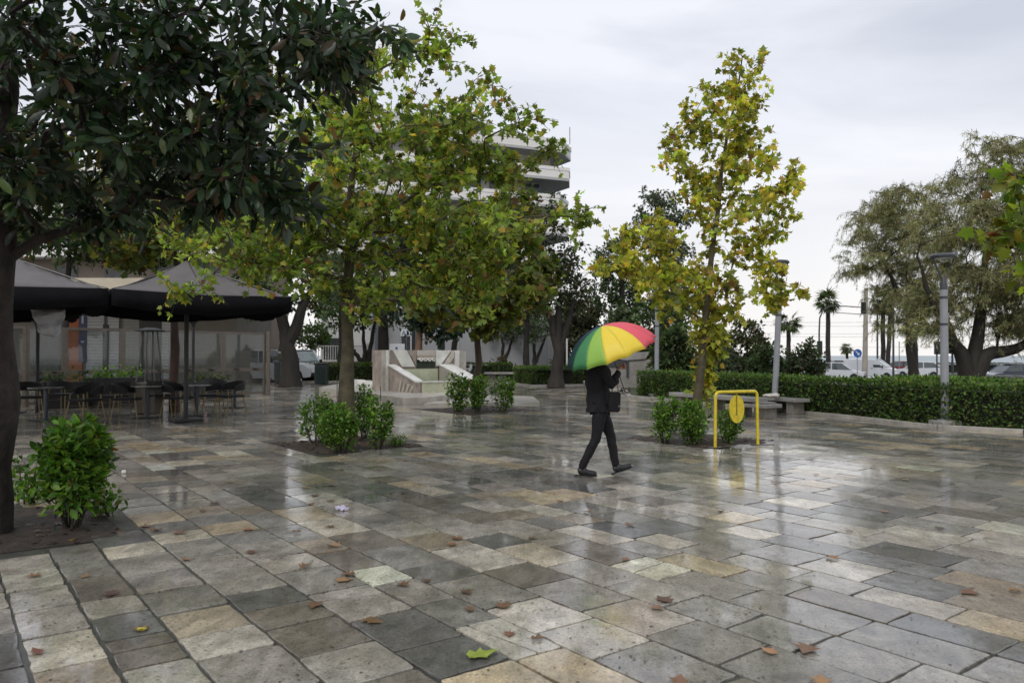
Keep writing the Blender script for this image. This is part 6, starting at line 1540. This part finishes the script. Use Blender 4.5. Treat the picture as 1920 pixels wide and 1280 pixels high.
# shop front with orange pilaster and white shutters
Ysf = 40; o = at(100, 700, Ysf); o.z = 0; e = empty('shop_building', o, 'low shop front with orange pillar and white shutters behind the cafe terrace', 'building')
s = F / Ysf
def sx_(x): return (x - 100) / s
mb = MB(); mb.box((sx_(180), 3, 2.2), (14.5, 6, 4.4)); mb.build('wall', pm('cream wall', (.20, .185, .16), .8, .1, 1, .1), e)
mb = MB(); mb.box((sx_(200), -1.0, 4.75), (15, 8.6, .5)); mb.build('flat_roof', pm('cream fascia', (.55, .49, .38), .7, .08, 1, .05), e)
mb = MB(); mb.box((sx_(142), -.06, 2.1), (.75, .1, 4.1)); mb.build('orange_pillar', pm('orange panel', (.40, .10, .02), .5, .1, 2, 0), e)
mb = MB(); mb.box((sx_(157), -.09, 2.6), (.42, .1, 2.9)); bs_ = mb.build('blue_sign', pm('deep blue sign', (.02, .02, .09), .4, .1, 2, 0), e)
mb = MB(); mb.box((sx_(157), -.15, 3.35), (.10, .02, .40)); mb.box((sx_(157), -.15, 2.2), (.16, .02, .10)); mb.build('lettering', pm('pale blue letters', (.45, .55, .7), .4, .05, 5, 0), bs_)
for k, (xa, xb, mt) in enumerate(((163, 196, 1), (203, 224, 1), (232, 262, 0), (304, 326, 1))):
    mb = MB(); w_ = (xb - xa) / s; 
    for j in range(22): mb.box((sx_((xa + xb) / 2), -.08, .35 + j * .165), (w_, .05, .15), bev=.01)
    mb.build('roller_shutter', pm('white shutter', (.50, .52, .55), .5, .05, 5, 0) if mt else pm('grey shutter', (.30, .31, .28), .6, .05, 5, 0), e)
mb = MB(); mb.box((sx_(200), -.09, 1.6), (.3, .1, 3.0)); mb.box((sx_(285), -.09, 1.9), (1.0, .1, 3.4)); mb.build('dark_opening', M_pole2, e)
mb = MB(); mb.box((sx_(90), -.09, 2.0), (1.4, .1, 3.0)); mb.build('window', M_bwin, e)
# white house with railing behind the plane trunk
Yh = 56; s = F / Yh; o = at(640, 700, Yh); o.z = 0
e = empty('white_house', o, 'plain white house with a railing between the small green tree and the plane trunk', 'house')
mb = MB(); mb.box((0.4, 4, 2.9), (3.4, 8, 5.8)); mb.build('wall', pm('white render', (.52, .52, .50), .8, .05, 1, .1), e)
mb = MB(); mb.box((-.75, -.04, 2.0), (1.2, .08, 1.5)); mb.build('window', M_bwin, e)
mb = MB(); mb.box((0.4, 4, 5.9), (3.8, 8.4, .2)); mb.build('roof', M_soff, e)
o = at(618, 700, 51); o.z = 0; e = empty('white_railing', o, 'white metal railing on a low wall in front of the white house', 'railing')
mb = MB(); mb.box((.8, 0, .55), (3.6, .2, 1.1)); mb.build('low_wall', pm('cream wall', (.36, .33, .28)), e)
mb = MB()
for k in range(22): mb.box((-.9 + k * .16, 0, 1.6), (.04, .03, 1.0))
for z_ in (1.12, 2.12): mb.box((.8, 0, z_), (3.6, .06, .06))
for x_ in (-.95, 2.55): mb.box((x_, 0, 1.3), (.14, .14, 2.0))
mb.build('railing_bars', M_bwall2, e)
# long grey wall building with a kiosk window and sign
Yw = 58; s = F / Yw; o = at(860, 700, Yw); o.z = 0
e = empty('grey_building', o, 'long light grey building with a white signboard behind the fountain', 'building')
mb = MB(); mb.box((0, 4, 2.4), (14.5, 8, 4.8)); mb.build('wall', pm('light grey wall', (.33, .335, .345), .8, .08, .8, .1), e)
for k in range(9): mb = MB(); mb.box((-6.8 + k * 1.7, -.025, 2.4), (.06, .05, 4.75)); mb.build('pilaster_joint', M_soff, e)
def wx_(x): return (x - 860) / s
mb = MB(); mb.box((wx_(745), -.1, 1.9), (1.15, .1, .95)); sg = mb.build('white_notice', pm('white board', (.66, .68, .70), .6, .03, 3, 0), e)
mb = MB(); mb.box((wx_(744), -.17, 2.05), (.13, .03, .16)); mb.build('emblem', pm('blue print', (.05, .08, .25), .6, .03, 3, 0), sg)
mb = MB(); mb.box((wx_(765), -.1, 3.2), (1.1, .12, .5)); sg = mb.build('signboard', pm('white board', (.66, .68, .70)), e)
def text(body, size, loc, mat, parent, name='lettering'):
    c = bpy.data.curves.new(name, 'FONT'); c.body = body; c.size = size; c.extrude = .008; c.align_x = 'CENTER'; ob = bpy.data.objects.new(name, c); COL.objects.link(ob); c.materials.append(mat); ob.location = loc; ob.rotation_euler = (pi / 2, 0, 0); ob.parent = None
    dg = bpy.context.evaluated_depsgraph_get(); me = bpy.data.meshes.new_from_object(ob.evaluated_get(dg)); bpy.data.objects.remove(ob)
    me.materials.clear(); me.materials.append(mat); ob = bpy.data.objects.new(name, me); COL.objects.link(ob); ob.location = loc; ob.rotation_euler = (pi / 2, 0, 0); ob.parent = parent; return ob
text('ΑΣΠ', .42, (wx_(765), -.18, 3.05), pm('blue print', (.05, .08, .25)), sg)
for xx in (757, 767, 775):
    mb = MB(); mb.box((wx_(xx), -.1, 1.6), (.30, .08, 2.4)); mb.build('window', M_bwin, e)
mb = MB(); mb.box((wx_(771), -.12, 1.7), (.07, .08, 2.8)); mb.build('door_frame', M_bwall2, e)
# satellite pieces: small pole and white post by the hedge
for x_, Y_, h_, r_, lb in ((1063, 41, 2.3, .05, 'thin white post by the hedge left of the umbrella'), (775, 52, 4.6, .12, 'dark round post behind the fountain'), (830, 52, 4.6, .16, 'dark post behind the right part of the fountain wall')):
    p = at(x_, 700, Y_); p.z = 0; mb = MB(); mb.tube([V(0, 0, 0), V(0, 0, h_)], r_, 10); mb.lathe((0, 0, h_), [(r_ * 1.3, 0), (r_ * 1.3, .04), (r_ * .4, .08)], 10); o = mb.build('post', M_bwall2 if x_ == 1063 else M_dgrey, smooth=True); o.location = p; tag(o, lb, 'post')

# ================================================================== fallen leaves, one by one
FALL = [(4, (.19, .098, .045)), (3, (.14, .070, .034)), (2, (.25, .145, .062)), (1.5, (.085, .045, .024))]
def fallen(p, size, seed, label=None, pal=FALL, curl=1.0):
    r = np.random.default_rng(seed); tv, tf = T_PLANE; c = pick(pal, 1, .15, r)[0]
    v = tv.copy(); v[:, 0] *= r.uniform(.7, 1.0); ph = r.uniform(0, 6, 3)
    z = .05 * curl * (np.abs(v[:, 0]) * 2.2 * r.uniform(.3, 1.6)) ** 1.5 * 2 + .10 * curl * np.maximum(0, v[:, 1] - .5) ** 1.3 * r.uniform(-.2, 2.2) + .03 * np.sin(v[:, 0] * 9 + ph[0]) * np.cos(v[:, 1] * 7 + ph[1])
    v[:, 2] = z - z.min() + .02
    a = r.uniform(0, 2 * pi); ca, sa = cos(a), sin(a); v[:, 1] -= .45
    X = (v[:, 0] * ca - v[:, 1] * sa) * size; Y_ = (v[:, 0] * sa + v[:, 1] * ca) * size; Z = v[:, 2] * size + .004
    # stalk
    V3 = np.stack([X, Y_, Z], 1); ff = [i for f in tf for i in f]; lt = [3] * len(tf)
    st = V3[1]; e_ = st + (st - V3[0]) * .9; w = np.array([.004, .002, 0]); V3 = np.vstack([V3, st + w, st - w, e_ - w * .6 + [0, 0, .004], e_ + w * .6 + [0, 0, .004]]); b0_ = len(tv); ff += [b0_, b0_ + 1, b0_ + 2, b0_ + 3]; lt.append(4)
    cc = np.clip(np.tile(c, (len(V3), 1)) * r.uniform(.8, 1.2, (len(V3), 1)), 0, 1)
    o = soup('fallen_leaf', V3, ff, lt, cc, L_fall, None); o.location = p
    return tag(o, label or 'curled brown plane leaf lying on the wet paving', 'leaf', 'brown fallen leaves on the paving')
# where the photograph shows them
LEAFPX = [(60, 1082, 1), (207, 1115, 1.4), (68, 1222, .8), (262, 1180, .7), (270, 990, 1.2), (295, 995, 1), (338, 1000, 1.1), (405, 945, 1.3), (380, 958, 1), (468, 993, 1.0), (552, 998, 1.1), (470, 1035, 1), (575, 1062, 1.2), (617, 988, .8), (585, 945, .8),
          (622, 940, 1), (572, 915, 1), (590, 930, 1.1), (628, 1025, 1.3), (648, 1088, 1.4), (652, 1078, 1), (847, 1022, 1.1), (757, 1098, .9), (590, 1136, 1), (700, 1165, 1.4), (875, 1112, .8), (712, 903, .7), (620, 910, .6), (800, 1090, .5),
          (945, 1135, 1.2), (955, 1190, .5), (1172, 1050, .8), (1243, 1125, 1.4), (1235, 1142, .7), (1563, 1048, 1.1), (1815, 1112, 1.5), (1440, 1222, .8), (1512, 1220, 1.5), (1907, 1110, .8), (1590, 995, .6), (1100, 960, .6), (1010, 1198, .6), (1540, 1275, 1.2), (1275, 1277, 1.0),
          (560, 820, .8), (300, 860, .9), (250, 840, .8), (760, 865, .8), (800, 850, .8), (770, 802, 1), (1050, 940, .7), (1180, 985, .7), (1005, 880, .8), (480, 800, .9), (420, 820, .8), (1450, 905, .7), (1640, 860, .8), (1700, 900, .8), (1000, 1010, .6), (350, 1050, .8),
          (1480, 860, .8), (1230, 880, .8), (640, 880, .9), (880, 905, .7), (545, 870, .8), (855, 1010, 1.0), (430, 905, .8), (160, 1080, .6), (1350, 960, .6), (1760, 990, .7), (755, 925, .7), (880, 1142, .6), (1660, 960, .6), (232, 860, .8), (1530, 890, .7)]
LM = [((130, 985), 'the big bush'), ((641, 957), 'the lilac tissue'), ((1130, 890), 'the walking person'), ((1380, 836), 'the yellow barrier'), ((905, 1230), 'the yellow-green leaf'), ((655, 842), 'the bushes of the middle tree'),
      ((262, 1181), 'the tiny yellow leaf scrap'), ((385, 781), 'the red and white cup'), ((1772, 801), 'the nearest lamp post'), ((1400, 1085), 'the middle of the open paving'), ((1920, 1280), 'the lower right corner of the photo')]
ORD = ['nearest', 'second nearest', 'third nearest', 'fourth nearest', 'fifth nearest', 'sixth nearest', 'seventh nearest', 'eighth nearest', 'ninth nearest']
def leaf_labels(pts, what):
    rank = {}
    for li, ((lx, ly), nm) in enumerate(LM):
        sect = {}
        for i, (x, y) in enumerate(pts):
            dx, dy = x - lx, (y - ly) * 2
            sd = ('to the right of' if dx > 0 else 'to the left of') if abs(dx) > abs(dy) else ('in front of' if dy > 0 else 'behind')
            sect.setdefault(sd, []).append((dx * dx + dy * dy, i))
        for sd, l_ in sect.items():
            for k, (d_, i) in enumerate(sorted(l_)):
                if k < len(ORD): rank.setdefault(i, []).append((k, d_, sd, nm))
    out = []
    for i in range(len(pts)):
        c_ = sorted(rank.get(i, []))
        out.append('%s %s %s %s' % (what, ORD[c_[0][0]], c_[0][2], c_[0][3]) if c_ else what + ' lying on the open paving')
    return out
LL = leaf_labels([q[:2] for q in LEAFPX], 'brown fallen leaf,')
for i, (x, y, s_) in enumerate(LEAFPX):
    fallen(G(x, y, .002), .108 * (.45 + .5 * s_) * (1.0 if y > 900 else .95), 700 + i, LL[i])
fallen(G(905, 1230, .002), .155, 901, 'curled yellow-green plane leaf lying nearest the camera', [(1, (.30, .33, .04))], 2.2)
fallen(G(262, 1181, .002), .07, 902, 'tiny bright yellow leaf scrap on a dark joint at lower left', [(1, (.42, .36, .04))])
# leaves lying on the soil squares
SOILN = ['middle plane tree', 'yellow plane tree', 'far small plane tree', 'dark magnolia trunk']
for i in range(4):
    a0, a1, b0, b1 = PLANTERS[i % 4]; r = random.Random(i + 70); q = xy(r.uniform(a0 + .1, a1 - .1), r.uniform(b0 + .1, b1 - .1))
    if q[1] < 3: continue
    fallen(V(q[0], q[1], .02), .12, 950 + i, 'brown dead leaf lying on the soil at the foot of the ' + SOILN[i % 4])
# discarded tissue
mb = MB(); r = np.random.default_rng(4); mb.ball((0, 0, .022), (.060, .040, .022), 14, 9); mb.v = [(x * (1 + .3 * sin(y * 90)), y * (1 + .25 * sin(x * 70)), max(.001, z + .012 * sin(x * 110 + y * 60))) for x, y, z in mb.v]
o = mb.build('crumpled_tissue', pm('lilac tissue', (.62, .58, .75), .7, .1, 20, .3), smooth=True); o.location = G(641, 957, .002); tag(o, 'crumpled pale lilac tissue lying on the paving', 'tissue')
mb = MB(); mb.box((0, 0, .02), (.05, .03, .04), bev=.008, rz=.4); o = mb.build('litter_scrap', M_bwall2); o.location = G(232, 887, .002); tag(o, 'small white scrap of litter right of the big bush', 'litter')
mb = MB(); mb.lathe((0, 0, .0), [(.035, .0), (.04, .05), (.042, .11), (.038, .115)], 12); o = mb.build('paper_cup', pm('red white cup', (.45, .10, .10), .5, .6, 8, 0, col2=(.6, .5, .5))); o.location = G(385, 781, .004); tag(o, 'small red and white cup standing by the foot of a cafe table', 'cup')
